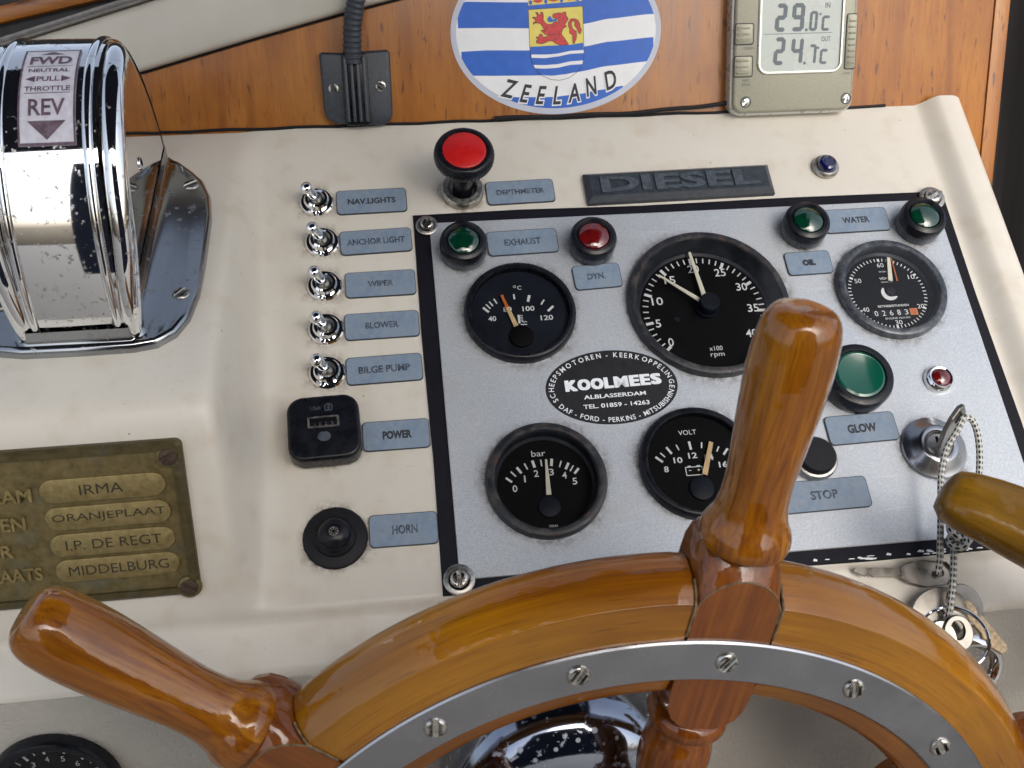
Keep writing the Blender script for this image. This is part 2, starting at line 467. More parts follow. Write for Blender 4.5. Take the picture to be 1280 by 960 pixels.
# lettering
_txt = {}
def glyphs(s, bold=0.0, shear=0.0):
    k = (s, bold, shear)
    if k not in _txt:
        cu = bpy.data.curves.new('t', 'FONT'); cu.body = s; cu.size = 1; cu.offset = bold; cu.shear = shear; cu.resolution_u = 3
        o = bpy.data.objects.new('t', cu); COL.objects.link(o)
        dg = bpy.context.evaluated_depsgraph_get()
        me = bpy.data.meshes.new_from_object(o.evaluated_get(dg))
        v = [tuple(x.co) for x in me.vertices]; f = [tuple(p.vertices) for p in me.polygons]
        bpy.data.objects.remove(o); bpy.data.curves.remove(cu); bpy.data.meshes.remove(me)
        _txt[k] = (v, f)
    return _txt[k]
def text(mb, s, cx, cy, h, w=None, z=0.0, rz=0.0, bold=0.0, shear=0.0, align='c', dep=0.0):
    v, f = glyphs(s, bold, shear)
    if not v: return mb
    x0 = min(p[0] for p in v); x1 = max(p[0] for p in v); y0 = min(p[1] for p in v); y1 = max(p[1] for p in v)
    cap = (y1 - y0) if s.isupper() or s.replace('.', '').isdigit() else .70
    sy = h / cap; sx = (w / (x1 - x0)) if w else sy
    ox = (x0 + x1) / 2 if align == 'c' else (x0 if align == 'l' else x1); oy = (y0 + y1) / 2
    a = R(rz); c, sn = math.cos(a), math.sin(a); out = []
    for p in v:
        x, y = (p[0] - ox) * sx, (p[1] - oy) * sy
        out.append((cx + x * c - y * sn, cy + x * sn + y * c, z))
    if dep > 0:                                       # raised lettering: a top skin and its side walls
        top = [(x, y, zz + dep) for x, y, zz in out]; n = len(out); cnt = {}
        for fc in f:
            for i in range(len(fc)):
                e = (fc[i], fc[(i + 1) % len(fc)]); cnt[e] = 1
        side = [(a_, b_, b_ + n, a_ + n) for (a_, b_) in cnt if (b_, a_) not in cnt]
        mb.add(out + top, [tuple(i + n for i in fc) for fc in f] + side)
    else: mb.add(out, f)
    return mb
_adv = {}
def advance(ch, bold=0):
    if ch == ' ': return .28
    v, f = glyphs(ch, bold)
    return max(p[0] for p in v) - min(p[0] for p in v)
def arc_text(mb, s, rx, ry, a_mid, h, z=0.0, bold=0.0, track=.12, flip=False, xs=1.0, span=None, shear=0):
    sc = h / .72; adv = [(advance(c, bold) + track) * sc * xs for c in s]; tot = sum(adv)
    # numeric arc length on the ellipse
    N = 720; pts = [(rx * math.cos(2 * math.pi * i / N), ry * math.sin(2 * math.pi * i / N)) for i in range(N + 1)]
    cum = [0.0]
    for i in range(N): cum.append(cum[-1] + math.dist(pts[i], pts[i + 1]))
    T = cum[-1]
    mid = cum[int((a_mid % 360) / 360 * N)]; d = 1 if flip else -1
    if span: k = span / tot; adv = [q * k for q in adv]; tot = span
    pos = mid - d * tot / 2
    for c, w in zip(s, adv):
        q = (pos + d * w / 2) % T; pos += d * w
        i = max(j for j in range(0, N + 1, 1) if cum[j] <= q)
        x, y = pts[i % N]; nx, ny = x / rx ** 2, y / ry ** 2; a = math.degrees(math.atan2(ny, nx)) - 90 + (180 if flip else 0)
        if c != ' ':
            hh = h if c not in '-.' else None
            v, f = glyphs(c, bold, shear); x0 = min(p[0] for p in v); x1 = max(p[0] for p in v); aa = R(a)
            mb.add([(x + ((p[0] - (x0 + x1) / 2) * sc * xs) * math.cos(aa) - (p[1] - .36) * sc * math.sin(aa), y + ((p[0] - (x0 + x1) / 2) * sc * xs) * math.sin(aa) + (p[1] - .36) * sc * math.cos(aa), z) for p in v], f)
    return mb
def ticks(mb, items, z):                              # items: (angle, r0, r1, width)
    for a, r0, r1, w in items:
        c, s = math.cos(R(a)), math.sin(R(a))
        mb.flat([(r0 * c - w / 2 * -s, r0 * s - w / 2 * c), (r1 * c - w / 2 * -s, r1 * s - w / 2 * c), (r1 * c + w / 2 * -s, r1 * s + w / 2 * c), (r0 * c + w / 2 * -s, r0 * s + w / 2 * c)], z)
    return mb
def line(mb, p, q, w, z):
    d = Vector((q[0] - p[0], q[1] - p[1])).normalized(); n = Vector((-d.y, d.x)) * w / 2
    return mb.flat([(p[0] - n.x, p[1] - n.y), (q[0] - n.x, q[1] - n.y), (q[0] + n.x, q[1] + n.y), (p[0] + n.x, p[1] + n.y)], z)

def slot_screw(parent, loc, r, h, rz, mat='screw_steel', washer=None, name='screw', dome=.35):
    """a slotted screw head; the slot is a real groove"""
    mb = MB(); sw = r * .2
    for sgn in (1, -1):
        P = []
        a0 = math.asin(sw / r)
        pts = [(r * math.cos(a0 + (math.pi - 2 * a0) * i / 14), r * math.sin(a0 + (math.pi - 2 * a0) * i / 14)) for i in range(15)]
        if sgn < 0: pts = [(-x, -y) for x, y in pts]
        mb.prism(pts, 0, h, r * dome, 3)
    mb.lathe([(r * .97, 0), (r * .97, h * .35), (0, h * .35)], 20)
    o = obj(name, mb, mat, parent, loc=loc, rz=rz)
    if washer:
        wm = MB().lathe([(washer, -1.2), (washer, -.3), (washer * .93, 0), (washer * .72, .2), (washer * .66, -.3)], 32)
        obj('washer', wm, 'dull_steel', o)
    return o

# ================================================================== THE SETTING
# ---- moulded dash: one lofted sheet, profile across (y,z) blended along x
profL = arc_fillet([(66, -1.5), (-141.5, 72), (-217, 2.5), (-221, -3.2), (-245, -6.5), (-256, -24)], [0, 15, 6, 4, 4, 0], 8)
profR = arc_fillet([(66, 0), (-141.5, 0), (-217, 0), (-221, -3.2), (-245, -6.5), (-256, -24)], [0, 15, 5, 4, 4, 0], 8)
def dens(p, n0=26):
    """resample first straight leg so both profiles match point for point"""
    a, b = p[0], p[1]; out = [(a[0] + (b[0] - a[0]) * i / n0, a[1] + (b[1] - a[1]) * i / n0) for i in range(n0)]
    return out + p[1:]
profL, profR = dens(profL), dens(profR)
def insert_leg(p, i, k):                              # subdivide the leg after index i
    a, b = p[i], p[i + 1]
    return p[:i + 1] + [(a[0] + (b[0] - a[0]) * j / k, a[1] + (b[1] - a[1]) * j / k) for j in range(1, k)] + p[i + 1:]
ix = 26 + 8
profL, profR = insert_leg(profL, ix, 12), insert_leg(profR, ix, 12)
def sstep(a, b, x):
    t = max(0, min(1, (x - a) / (b - a))); return t * t * (3 - 2 * t)
xs = [-330, -290, -250, -210, -170, -140, -120, -110, -104, -100, -98] + [-97 + 1.0 * i for i in range(26)] + [-68, -62, -50, -30, -10, 3, 9, 11, 40, 80, 120, 160, 200, 240, 280, 302, 304, 309, 312] + [314 + 1.5 * i for i in range(11)] + [333, 336, 338.5, 340.5, 342, 343, 343.5, 343.8]
rows = []
for x in xs:
    w = .45 * sstep(-96, -83, x) + .37 * sstep(-100, -81, x) + .18 * sstep(-94, -72, x)
    rim = 8.0 * sstep(315, 329, x)
    if x > 334: rim -= 6.5 * (1 - math.sqrt(max(0, 1 - ((x - 334) / 9.85) ** 2)))
    if x > 343.6: rim = -60
    row = []
    for (yl, zl), (yr, zr) in zip(profL, profR):
        y = yl + (yr - yl) * w; z = zl + (zr - zl) * w + rim
        if 10 <= x <= 303 and -208 < y < -9: z -= 34
        row.append((x, y, z))
    rows.append(row)
mb = MB(); n_ = len(rows[0])
mb.add([p for r_ in rows for p in r_], [(i * n_ + j, (i + 1) * n_ + j, (i + 1) * n_ + j + 1, i * n_ + j + 1) for i in range(len(rows) - 1) for j in range(n_ - 1)])
struct('dash_moulding', mb, 'cream_gelcoat', sharp=50)
# ---- lower face covered in textured vinyl
cv, sv = math.cos(R(50)), math.sin(R(50))
VIN = fr((0, -250, -10), (1, 0, 0), (0, cv, sv))      # local y runs up the face, z out of it
struct('vinyl_lower_face', MB().prism([(-400, -700), (500, -700), (500, 4), (-400, 4)], -8, -.8, 2), 'textured_vinyl', VIN)
# ---- bulkhead of varnished plywood
ub = R(42)
BH = fr((0, 65.5, 0), (1, 0, 0), (0, math.cos(ub), math.sin(ub)))
gw = lambda p: (p[1], p[0], p[2])
struct('wooden_bulkhead', MB().prism([(-340, -140), (362, -140), (362, 125), (-340, 125)], -12, 0, .6, 2, grain=gw), 'bulkhead_wood', BH)
struct('bulkhead_edge_trim', MB().prism([(362.6, -200), (372.5, -200), (372.5, 125), (362.6, 125)], -14, .5, 1.2, 2, grain=lambda p: (p[1] + 300, p[0] + 90, p[2])), 'bulkhead_wood', BH)
mb = MB()
mb.tube([(-160 + 12 * i, .4 + .35 * math.sin(i * 1.7), .6) for i in range(39)], .9, 8)
struct('sealant_line', mb, 'black_rubber', BH)
# ---- painted coaming that slants across the upper left corner, with its metal track
lo = [(-340, -12.4), (-142.5, 35.1), (-81.9, 50.6), (-28.3, 63.6), (-1.8, 69.5), (90, 90)]
hi = [(90, 133), (-136.6, 71.2), (-340, 16)]
struct('painted_coaming', MB().prism(lo + hi, -2, 9, 4, 4), 'painted_coaming', BH, sharp=60)
struct('coaming_gap_strip', MB().prism([(x, y - 1.4) for x, y in lo] + [(90, 130), (-340, 5)], -2, 1.2, .3, 1), 'black_rubber', BH)  # black strip put in for the thin dark gap line under the coaming
struct('window_track', MB().prism([(-340, 15.8), (90, 133), (90, 138), (-340, 20.3)], -3, 11, .8, 2).tube([(-340, 18, 11), (90, 135.4, 11)], .8, 8), 'grey_track', BH)
struct('dark_gap_panel', MB().prism([(-340, 20), (90, 138), (90, 160), (-340, 125)], -3, .8, .3, 1), 'black_void', BH)  # black panel whose colour stands in for the darkness above the track
struct('window_frame_wood', MB().prism([(-340, 36.5), (-120, 80.5), (-120, 90), (-340, 45.5)], 1, 8, 2, 2, grain=lambda p: p), 'bulkhead_wood', BH)
# ---- rippled black backdrop standing in for the dark interior right of the bulkhead
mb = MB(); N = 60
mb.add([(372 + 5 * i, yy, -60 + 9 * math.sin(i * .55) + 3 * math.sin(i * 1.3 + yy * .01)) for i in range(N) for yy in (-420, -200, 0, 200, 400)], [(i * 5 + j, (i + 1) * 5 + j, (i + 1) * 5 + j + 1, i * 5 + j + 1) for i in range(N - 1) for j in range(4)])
struct('dark_backdrop', mb, 'dark_backdrop', BH)

# ---- unseen hard top, rear screen and sole, added for reflections and to block sky
WM = Matrix.Identity(4)
struct('unseen_hard_top', MB().prism([(-600, -760), (450, -760), (450, 150), (-600, 150)], 640, 680, 8, 2), 'blocker_navy', WM)
struct('added_rear_screen', MB().prism([(-370, -1012), (430, -1012), (430, -1000), (-370, -1000)], -330, 640), 'blocker_navy', WM)  # invented screen behind the camera; gives reflected sky patches a sharp edge
struct('cockpit_sole', MB().prism([(-6000, -6000), (6000, -6000), (6000, 4000), (-6000, 4000)], -820, -800), 'sole_paint', WM)

# ================================================================== INSTRUMENT PANEL
PW, PH = 313.5, 217.0
ip = thing('instrument_panel', 'speckled grey aluminium instrument panel on a black gasket, screwed to the cream dash', 'instrument panel', fr((0, 0, 0)))
gk = [(-.3, .2), (60, .9), (130, -.3), (220, .6), (300, .1), (PW + .2, .4), (PW - .4, -70), (PW + .6, -150), (PW, -PH), (210, -PH - .9), (120, -PH + .5), (0, -PH), (.5, -150), (-.6, -80)]
def plate_holes(outer, holes, z0, z1, ch=.35):
    b = bmesh.new()
    def loop(p, z):
        vs = [b.verts.new((x * MM, y * MM, z * MM)) for x, y in p]; es = [b.edges.new((vs[i], vs[(i + 1) % len(vs)])) for i in range(len(vs))]; return vs, es
    def strip(A, B):
        for i in range(len(A)):
            j = (i + 1) % len(A); b.faces.new((A[i], A[j], B[j], B[i]))
    eds = []
    for k, p in enumerate([outer] + holes):
        if area(p) < 0: p = p[::-1]
        q = inset(p, ch) if k == 0 else p
        top, e = loop(q, z1); eds += e
        m, _ = loop(p, z1 - ch); strip(m, top); lo_, _ = loop(p, z0); strip(lo_, m)
    bmesh.ops.triangle_fill(b, edges=eds, use_beauty=True)
    bmesh.ops.recalc_face_normals(b, faces=b.faces)
    me = bpy.data.meshes.new('plate'); b.to_mesh(me); b.free()
    if max(me.polygons, key=lambda p: p.area).normal.z < 0: me.flip_normals()
    return me
GA = dict(temp=(52.9, -67.8, 29), tach=(157.1, -68.5, 43), hour=(262.6, -66.2, 30), bar=(55.6, -163.9, 29), volt=(133.8, -160.9, 29))
obj('gasket', plate_holes(gk, [ell(c[2] - .5, c[2] - .5, 40, c[0], c[1]) for c in GA.values()], -.5, 1.0), 'black_gasket', ip)
obj('face_plate', plate_holes([(8.5, -6.4), (306.8, -6.4), (306.8, -210.2), (8.5, -210.2)], [ell(c[2], c[2], 48, c[0], c[1]) for c in GA.values()], .8, 2.2), 'anodised_aluminium', ip)
for (x, y, a, wr) in ((6.9, -8.4, 70, 6.2), (8.2, -210.3, 92, 7.6), (305.0, -5.8, 25, 7.6), (305.0, -210.5, 140, 7.6)):
    slot_screw(ip, (x, y, 3.3), wr * .58, 2.4, a, 'screw_steel', wr, 'corner_screw')

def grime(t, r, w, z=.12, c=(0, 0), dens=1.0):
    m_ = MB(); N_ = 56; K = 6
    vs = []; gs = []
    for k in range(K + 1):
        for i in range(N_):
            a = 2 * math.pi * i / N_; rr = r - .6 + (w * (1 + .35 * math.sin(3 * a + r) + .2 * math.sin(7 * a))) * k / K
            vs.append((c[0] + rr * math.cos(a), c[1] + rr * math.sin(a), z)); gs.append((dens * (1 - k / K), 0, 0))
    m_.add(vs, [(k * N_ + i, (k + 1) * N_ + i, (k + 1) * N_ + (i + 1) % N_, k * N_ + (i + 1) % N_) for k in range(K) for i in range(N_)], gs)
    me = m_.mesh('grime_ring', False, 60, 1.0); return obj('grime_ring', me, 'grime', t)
fl = MB(); rf = random.Random(3)
for k in range(26):
    x_ = 176 + 96 * rf.random() ** .8; y_ = -PH + 1.0 + rf.uniform(-.9, 1.0); w_ = rf.uniform(.5, 2.6); h_ = rf.uniform(.25, .8)
    fl.flat([(x_ - w_, y_ - h_ * .4), (x_ + w_ * .8, y_ - h_), (x_ + w_, y_ + h_ * .3), (x_ - w_ * .3, y_ + h_)], 1.06 + .003 * k)
obj('paint_flecks', fl, 'sticker_white', ip)['kind'] = 'stuff'
# ---- gauges
def gauge(name, label, c, r, style, zd, rd, face='dial_black', bez='black_plastic', M=None):
    t = thing(name, label, 'gauge', M if M is not None else fr((c[0], c[1], 2.0)))
    if style == 'flat':
        prof = [(r - 1, -2), (r, -2), (r, 3.2), (r - .6, 4.8), (r - 2.0, 5.6), (r - 3.6, 5.4), (r - 4.0, 4.6), (r - 4.2, zd)]
        gl = (r - 3.9, 4.7)
    else:
        prof = [(r - 1, -2), (r, -2), (r, 3.0), (r - .8, 4.6), (r - 2.2, 5.2), (r - 4.2, 4.9), (r - 4.8, 4.0)]
        gl = (r - 4.7, 4.1)
    obj('bezel', MB().lathe(prof, 72), bez, t, recalc=True, sharp=40)
    if c: grime(t, r, 6.5, .35)
    if style != 'flat':
        obj('recess_wall', MB().lathe([(r - 4.8, 4.0), (r - 5.2, 3.0), (rd + 1.5, zd + 1.2), (rd, zd + .1)], 72), 'recess_wall', t)
    obj('dial_face', MB().lathe([(rd + 1.4, zd), (0, zd)], 72), face, t)
    obj('glass', MB().lathe([(gl[0], gl[1]), (gl[0] * .6, gl[1] + .25), (0, gl[1] + .35)], 48), 'gauge_glass', t)
    return t
def pointer(t, base, ang, r0, r1, w0, w1, z, mat='pointer_cream', name='pointer', tip=None):
    c, s = math.cos(R(ang)), math.sin(R(ang)); n = (-s, c)
    def P(r, w): return (base[0] + c * r + n[0] * w, base[1] + s * r + n[1] * w)
    rs = r1 if not tip else r0 + (r1 - r0) * tip[0]; ws = w1 if not tip else w0 + (w1 - w0) * tip[0]
    o = obj(name, MB().prism([P(r0, -w0 / 2), P(rs, -ws / 2), P(rs, ws / 2), P(r0, w0 / 2)], z, z + .5), mat, t)
    if tip: obj('pointer_tip', MB().prism([P(rs, -ws / 2), P(r1, -w1 / 2), P(r1, w1 / 2), P(rs, ws / 2)], z, z + .55), tip[1], o)
    return o
ZD = 1.2
# temperature
t = gauge('temperature_gauge', 'round black engine temperature gauge marked 40 to 120 degrees with an orange pointer', GA['temp'][:2], 30.2, 'flat', ZD, 25.6, 'dial_navy')
mb = MB()
hubc = (-1.3, -15)
def small_ticks(mb, lst, z):
    for (x, y), L, w in lst:
        d = Vector((x - hubc[0], y - hubc[1])).normalized(); line(mb, (x - d.x * L / 2, y - d.y * L / 2), (x + d.x * L / 2, y + d.y * L / 2), w, z)
small_ticks(mb, [((-18.2, 3.0), 4.2, 1.3), ((-16.8, 5.0), 3.6, .8), ((-15.1, 6.6), 3.4, .8), ((-12.6, 8.0), 3.4, .8), ((-8.1, 9.6), 4, 1.2), ((-2.2, 10.2), 3.2, .9), ((5.6, 8.6), 4.2, 1.4), ((12.9, 5.8), 3.4, .8), ((16.8, 1.6), 4.4, 1.3)], ZD + .15)
obj('scale_marks', mb, 'print_white', t)
mb = MB()
for s_, x, y, w in (('40', -15.3, -2.6, 4.2), ('80', -6.6, 2.6, 4.6), ('100', 4.8, 2.4, 6.6), ('120', 14.1, -3.8, 6.8)): text(mb, s_, x, y, 3.1, w, ZD + .15, bold=.02)
text(mb, 'C', 1.2, 15.6, 2.5, None, ZD + .15, bold=.01); mb.add(*[(lambda V: (V, [(i, (i + 1) % 12, 12 + (i + 1) % 12, 12 + i) for i in range(12)]))([(-1.3 + .8 * math.cos(k * math.pi / 6), 16.5 + .8 * math.sin(k * math.pi / 6), ZD + .15) for k in range(12)] + [(-1.3 + .5 * math.cos(k * math.pi / 6), 16.5 + .5 * math.sin(k * math.pi / 6), ZD + .15) for k in range(12)])][0])
line(mb, (-1.0, -1.2), (-1.0, -6.4), 1.1, ZD + .15)
for k in range(4): line(mb, (-.4, -1.6 - 1.1 * k), (1.2, -1.6 - 1.1 * k), .4, ZD + .15)
for (x0, x1, y) in ((.4, 3.2, -5.6), (-.4, 3.0, -7.2)):
    for k in range(6): line(mb, (x0 + (x1 - x0) * k / 6, y + .25 * math.sin(k * 2)), (x0 + (x1 - x0) * (k + 1) / 6, y + .25 * math.sin(k * 2 + 2)), .45, ZD + .14 + .002 * k)
obj('numerals', mb, 'print_white', t)
pointer(t, (-1.3, -15), 107, 6.5, 26.8, 2.6, 1.3, ZD + 1.6, 'pointer_tan', tip=(.60, 'pointer_orange'))
obj('pointer_cover', MB().lathe([(6.6, ZD + .2), (6.4, ZD + 1.6), (5.4, ZD + 2.0), (0, ZD + 2.0)], 32, (-1.0, -14.6, 0)), 'dial_black', t)
# oil pressure
t = gauge('oil_pressure_gauge', 'round black pressure gauge marked bar, 0 to 5, in a worn brown bezel', GA['bar'][:2], 30.6, 'deep', -5, 24.2, bez='bezel_worn')
mb = MB(); hubc = (.4, -12)
small_ticks(mb, [((-18, 3.8), 3.9, 1.1), ((-15.4, 6.8), 3.7, .8), ((-12.3, 8.6), 3.9, 1.3), ((-8.6, 10.4), 3.6, .8), ((-4.6, 11.4), 4, 1.4), ((-.6, 11.7), 3.6, .7), ((4.7, 11.6), 4.0, 1.4), ((9.1, 10.4), 3.6, .7), ((12.4, 9.0), 3.9, 1.3), ((14.6, 7.6), 3.6, .7), ((16.9, 6.0), 3.7, 1.2)], -4.85)
obj('scale_marks', mb, 'print_white', t)
mb = MB()
for s_, x, y in (('0', -15.4, -1.0), ('1', -9.9, 3.8), ('2', -3.8, 6.2), ('3', 4.0, 6.4), ('4', 10.4, 4.2), ('5', 15.3, .6)): text(mb, s_, x, y, 3.6, .75 if s_ == '1' else 2.4, -4.85, bold=0 if s_ == '1' else .01)
text(mb, 'bar', -1.5, 17.0, 3.3, 7.2, -4.85); text(mb, 'VDO', 1.5, -22.0, 1.1, 4.5, -4.85)
obj('numerals', mb, 'print_white', t)
pointer(t, (.8, -12), 87.5, 6.0, 25, 2.6, 1.0, -3.8)
obj('pointer_cover', MB().lathe([(5.7, -4.8), (5.5, -3.4), (4.6, -3.0), (0, -3.0)], 32, (.7, -12.2, 0)), 'dial_navy', t)
# voltmeter
t = gauge('voltmeter', 'round black voltmeter partly hidden behind the upright wheel handle, tan pointer near 14', GA['volt'][:2], 30.2, 'flat', ZD, 25.6)
mb = MB(); hubc = (-.8, -14)
small_ticks(mb, [((-19.5, 3.5), 4.6, 1.2), ((-17.3, 5.8), 3.2, .7), ((-13.6, 8.0), 4.4, 1.2), ((-8.9, 9.3), 3.2, .7), ((-2.3, 9.9), 4.6, 1.3), ((3.8, 9.6), 3.2, .7), ((8.2, 8.8), 4.2, 1.2), ((11.8, 6.9), 3.2, .7), ((15.6, 5.2), 4.2, 1.2)], ZD + .15)
obj('scale_marks', mb, 'print_white', t)
mb = MB()
for s_, x, y, w in (('8', -16.7, -2.0, 2.4), ('10', -9.9, 2.4, 4.6), ('12', -1.9, 4.4, 4.6), ('14', 6.4, 2.8, 4.6), ('16', 13.0, -1.6, 4.6)): text(mb, s_, x, y, 3.2, w, ZD + .15, bold=.02)
text(mb, 'VOLT', -2.4, 17.2, 2.6, 9.4, ZD + .15)
bx = [(-6.8, -1.8), (1.8, -1.8), (1.8, -6.2), (-6.8, -6.2)]
for i in range(4): line(mb, bx[i], bx[(i + 1) % 4], .45, ZD + .14 + .004 * i)
line(mb, (-5.6, -1.4), (-3.9, -1.4), .7, ZD + .16); line(mb, (-.9, -1.4), (.8, -1.4), .7, ZD + .16)
line(mb, (-5.3, -3.6), (-4.0, -3.6), .35, ZD + .16); line(mb, (-.8, -3.6), (.5, -3.6), .35, ZD + .16); line(mb, (-.15, -3.0), (-.15, -4.2), .35, ZD + .18)
obj('numerals', mb, 'print_white', t)
pointer(t, (-.8, -14), 69, 7.5, 26, 2.8, 2.2, ZD + 1.6, 'pointer_tan')
obj('pointer_cover', MB().lathe([(6.4, ZD + .2), (6.2, ZD + 1.6), (5.2, ZD + 2.0), (0, ZD + 2.0)], 32, (-.6, -13.8, 0)), 'dial_navy', t)
# rev counter
t = gauge('rev_counter', 'largest gauge, black rev counter marked 0 to 40 with two cream pointers', GA['tach'][:2], 45.2, 'deep', -8, 36.2, bez='bezel_worn')
mb = MB(); its = []
for k in range(0, 41):
    a = 94 - 6.4 * (k - 20)
    its.append((a, 30.4 if k % 5 == 0 else 31.6, 34.8, 1.7 if k % 5 == 0 else .7))
obj('scale_marks', ticks(mb, its, -7.85), 'print_white', t)
mb = MB()
for v_, x, y in ((0, -22.3, -17.8), (5, -27.4, -5.8), (10, -25.6, 8.2), (15, -16.2, 21.4), (20, -1.4, 27.8), (25, 13.6, 24.6), (30, 24.2, 14.6), (35, 28.0, .6), (40, 23.8, -15.2)):
    text(mb, str(v_), x, y, 5.0, 3.0 if v_ < 10 else 6.4, -7.85, bold=.008)
text(mb, 'x100', 2.0, -23.2, 2.8, 7.4, -7.85); text(mb, 'rpm', 2.2, -27.6, 2.8, 7.8, -7.85); text(mb, 'VDO', 3, 37.0, .9, 4, -7.85)
obj('numerals', mb, 'print_white', t)
pointer(t, (1.2, 1.2), 96.5, 5, 36, 2.7, 1.5, -4.6); pointer(t, (1.2, 1.2), 139.5, 5, 32.5, 2.6, .9, -3.4)
obj('pointer_hub', MB().lathe([(6.2, -7.9), (6.2, -5.2), (5.6, -4.6), (5.6, 1.0), (5.2, 1.6), (0, 1.7)], 48, (1.2, 1.2, 0), rfun=lambda r, z, a, i: r * (1 + (.03 if i % 2 and -5 < z < 1.2 else 0))), 'dial_navy', t)
obj('dial_screw', MB().lathe([(1.5, -7.9), (1.4, -7.4), (0, -7.3)], 20, (-16.5, -4.0, 0)), 'dial_navy', t)
# hour meter
t = gauge('hour_meter', 'round engine hour meter with a five digit counter, upper right of the panel', GA['hour'][:2], 31.4, 'deep', -3, 24.6, bez='bezel_grey')
mb = MB(); its = []
for k in range(60):
    a = 90 - 6 * k
    its.append((a, 20.9 if k % 5 else 20.7, 22.7, 1.3 if k % 10 == 0 else .55))
obj('scale_marks', ticks(mb, its, -2.85), 'print_white', t)
mb = MB()
for s_, x, y in (('60', .4, 18.4), ('10', 16.6, 9.7), ('20', 16.8, -9.6), ('30', 1.4, -19.0), ('40', -15.6, -9.8), ('50', -15.4, 8.9)): text(mb, s_, x, y, 2.8, 4.0, -2.85)
text(mb, 'min', .7, 14.2, 1.3, 4.2, -2.85); text(mb, 'VDO', .6, 9.6, 1.5, 6.4, -2.85, bold=.02); text(mb, 'QUARTZ', 1.2, 7.2, 1.0, 6.4, -2.85)
text(mb, 'BETRIEBSSTUNDEN', 1.0, -8.3, 1.4, 18, -2.85, bold=.02); text(mb, 'ENGINE HOURS', 1.6, -16.2, 1.2, 14.5, -2.85)
for i in range(22):                                   # the pale crescent under the spindle
    a = 130 + i * 9; a2 = a + 9; w = 2.6 * math.sin(math.pi * (i + .5) / 22) ** .35
    c0, s0, c1, s1 = math.cos(R(a)), math.sin(R(a)), math.cos(R(a2)), math.sin(R(a2))
    mb.flat([(1 + 4.8 * c0, 4.8 * s0), (1 + 4.8 * c1, 4.8 * s1), (1 + (4.8 - w) * c1, (4.8 - w) * s1), (1 + (4.8 - w) * c0, (4.8 - w) * s0)], -2.84)
obj('numerals', mb, 'print_white', t)
mb = MB()
ct = obj('counter_window', MB().box(-12.2, 14.2, -14.8, -10.8, -2.9, -2.75), 'black_plastic', t)
for k, ch in enumerate('02683'): text(mb, ch, -10.2 + 4.4 * k, -12.8, 3.3, 2.0, -2.65)
obj('counter_digits', mb, 'print_white', ct)
obj('tenths_wheel', text(MB(), '0', 11.9, -12.8, 3.0, 1.8, -2.5), 'sticker_red', ct)
obj('tenths_background', MB().box(9.6, 14.0, -14.9, -10.7, -2.74, -2.6), 'orange_wheel', ct)
pointer(t, (1.6, .2), 79, 7.0, 22.6, 2.6, 1.8, -1.8)
obj('pointer_edge', MB().prism([(6.6, 6.8), (7.3, 21.8), (7.7, 21.8), (7.3, 6.8)], -1.8, -1.4), 'pointer_orange', t)
obj('pointer_hub', MB().lathe([(2.6, -2.9), (2.4, -1.2), (0, -1.1)], 24, (1.6, .6, 0)), 'black_plastic', t)
# gauge cut by the lower left corner, on the vinyl face
t = gauge('lower_gauge', 'black gauge on the textured vinyl in the bottom left corner', None, 30, 'deep', -2, 24, bez='black_plastic', M=VIN @ Matrix.Translation(Vector((-184, -44.0, 2.2)) * MM))
mb = MB(); its = [(90 + 13 * k + 8, 18.6 if k % 2 == 0 else 19.4, 22, 1.2 if k % 2 == 0 else .6) for k in range(-9, 10)]
obj('scale_marks', ticks(mb, its, -1.85), 'print_white', t)
mb = MB()
for k in (-8, -6, -4, -2, 0, 2, 4, 6, 8):
    a = R(98 + 13 * k); text(mb, str((8 - k) // 2 % 10), 15.4 * math.cos(a), 15.4 * math.sin(a), 3, 1.8, -1.85)
obj('numerals', mb, 'print_white', t)
pointer(t, (0, 0), 230, 0, 17, 2, 1, -.8)

# ---- engraved blue label plates
G_L = 'blue engraved label plates'
def label_plate(txt, c, w, h, ang, label, tw, th, ink='label_ink_worn', z=0.0, bold=0.0, dx=0, dy=0, parts=None, thick=1.3):
    t = thing('label_plate', label, 'label plate', fr((c[0], c[1], z), rz=ang), G_L)
    obj('backing', MB().prism(rrect(w + .7, h + .7, 2.4), 0, thick - .25), 'print_dark', t)
    obj('plate_face', MB().prism(rrect(w, h, 2.2), thick - .4, thick, .15, 1), 'label_blue', t)
    if txt: obj('lettering', text(MB(), txt, dx, dy, th * 1.1, tw * 1.03, thick + .06, bold=bold + .036), ink, t)
    return t
L_ = ('blue label plate reading ',)
label_plate('NAV.LIGHTS', (-22.8, 11.0), 38.7, 15.4, .6, 'blue label plate engraved NAV.LIGHTS, topmost beside the toggle switches', 26, 3.6, 'print_dark')
label_plate('ANCHOR LIGHT', (-21.7, -16.0), 38.8, 14.8, 1.4, 'blue label plate engraved ANCHOR LIGHT beside the second toggle switch', 31, 3.8)
label_plate('WIPER', (-20.6, -43.4), 37.4, 15.2, .4, 'blue label plate engraved WIPER beside the third toggle switch', 13.5, 3.4)
label_plate('BLOWER', (-21.1, -69.1), 38.8, 15.2, .5, 'blue label plate engraved BLOWER beside the fourth toggle switch', 17, 3.6)
label_plate('BILGE PUMP', (-21.2, -95.2), 38.9, 15.2, 1.0, 'blue label plate engraved BILGE PUMP beside the lowest toggle switch', 26, 3.8)
label_plate('POWER', (-17.2, -132.8), 33.2, 15.4, .2, 'blue label plate engraved POWER in bold dark letters beside the socket', 14.4, 4.2, 'print_dark', bold=.02, dx=.5)
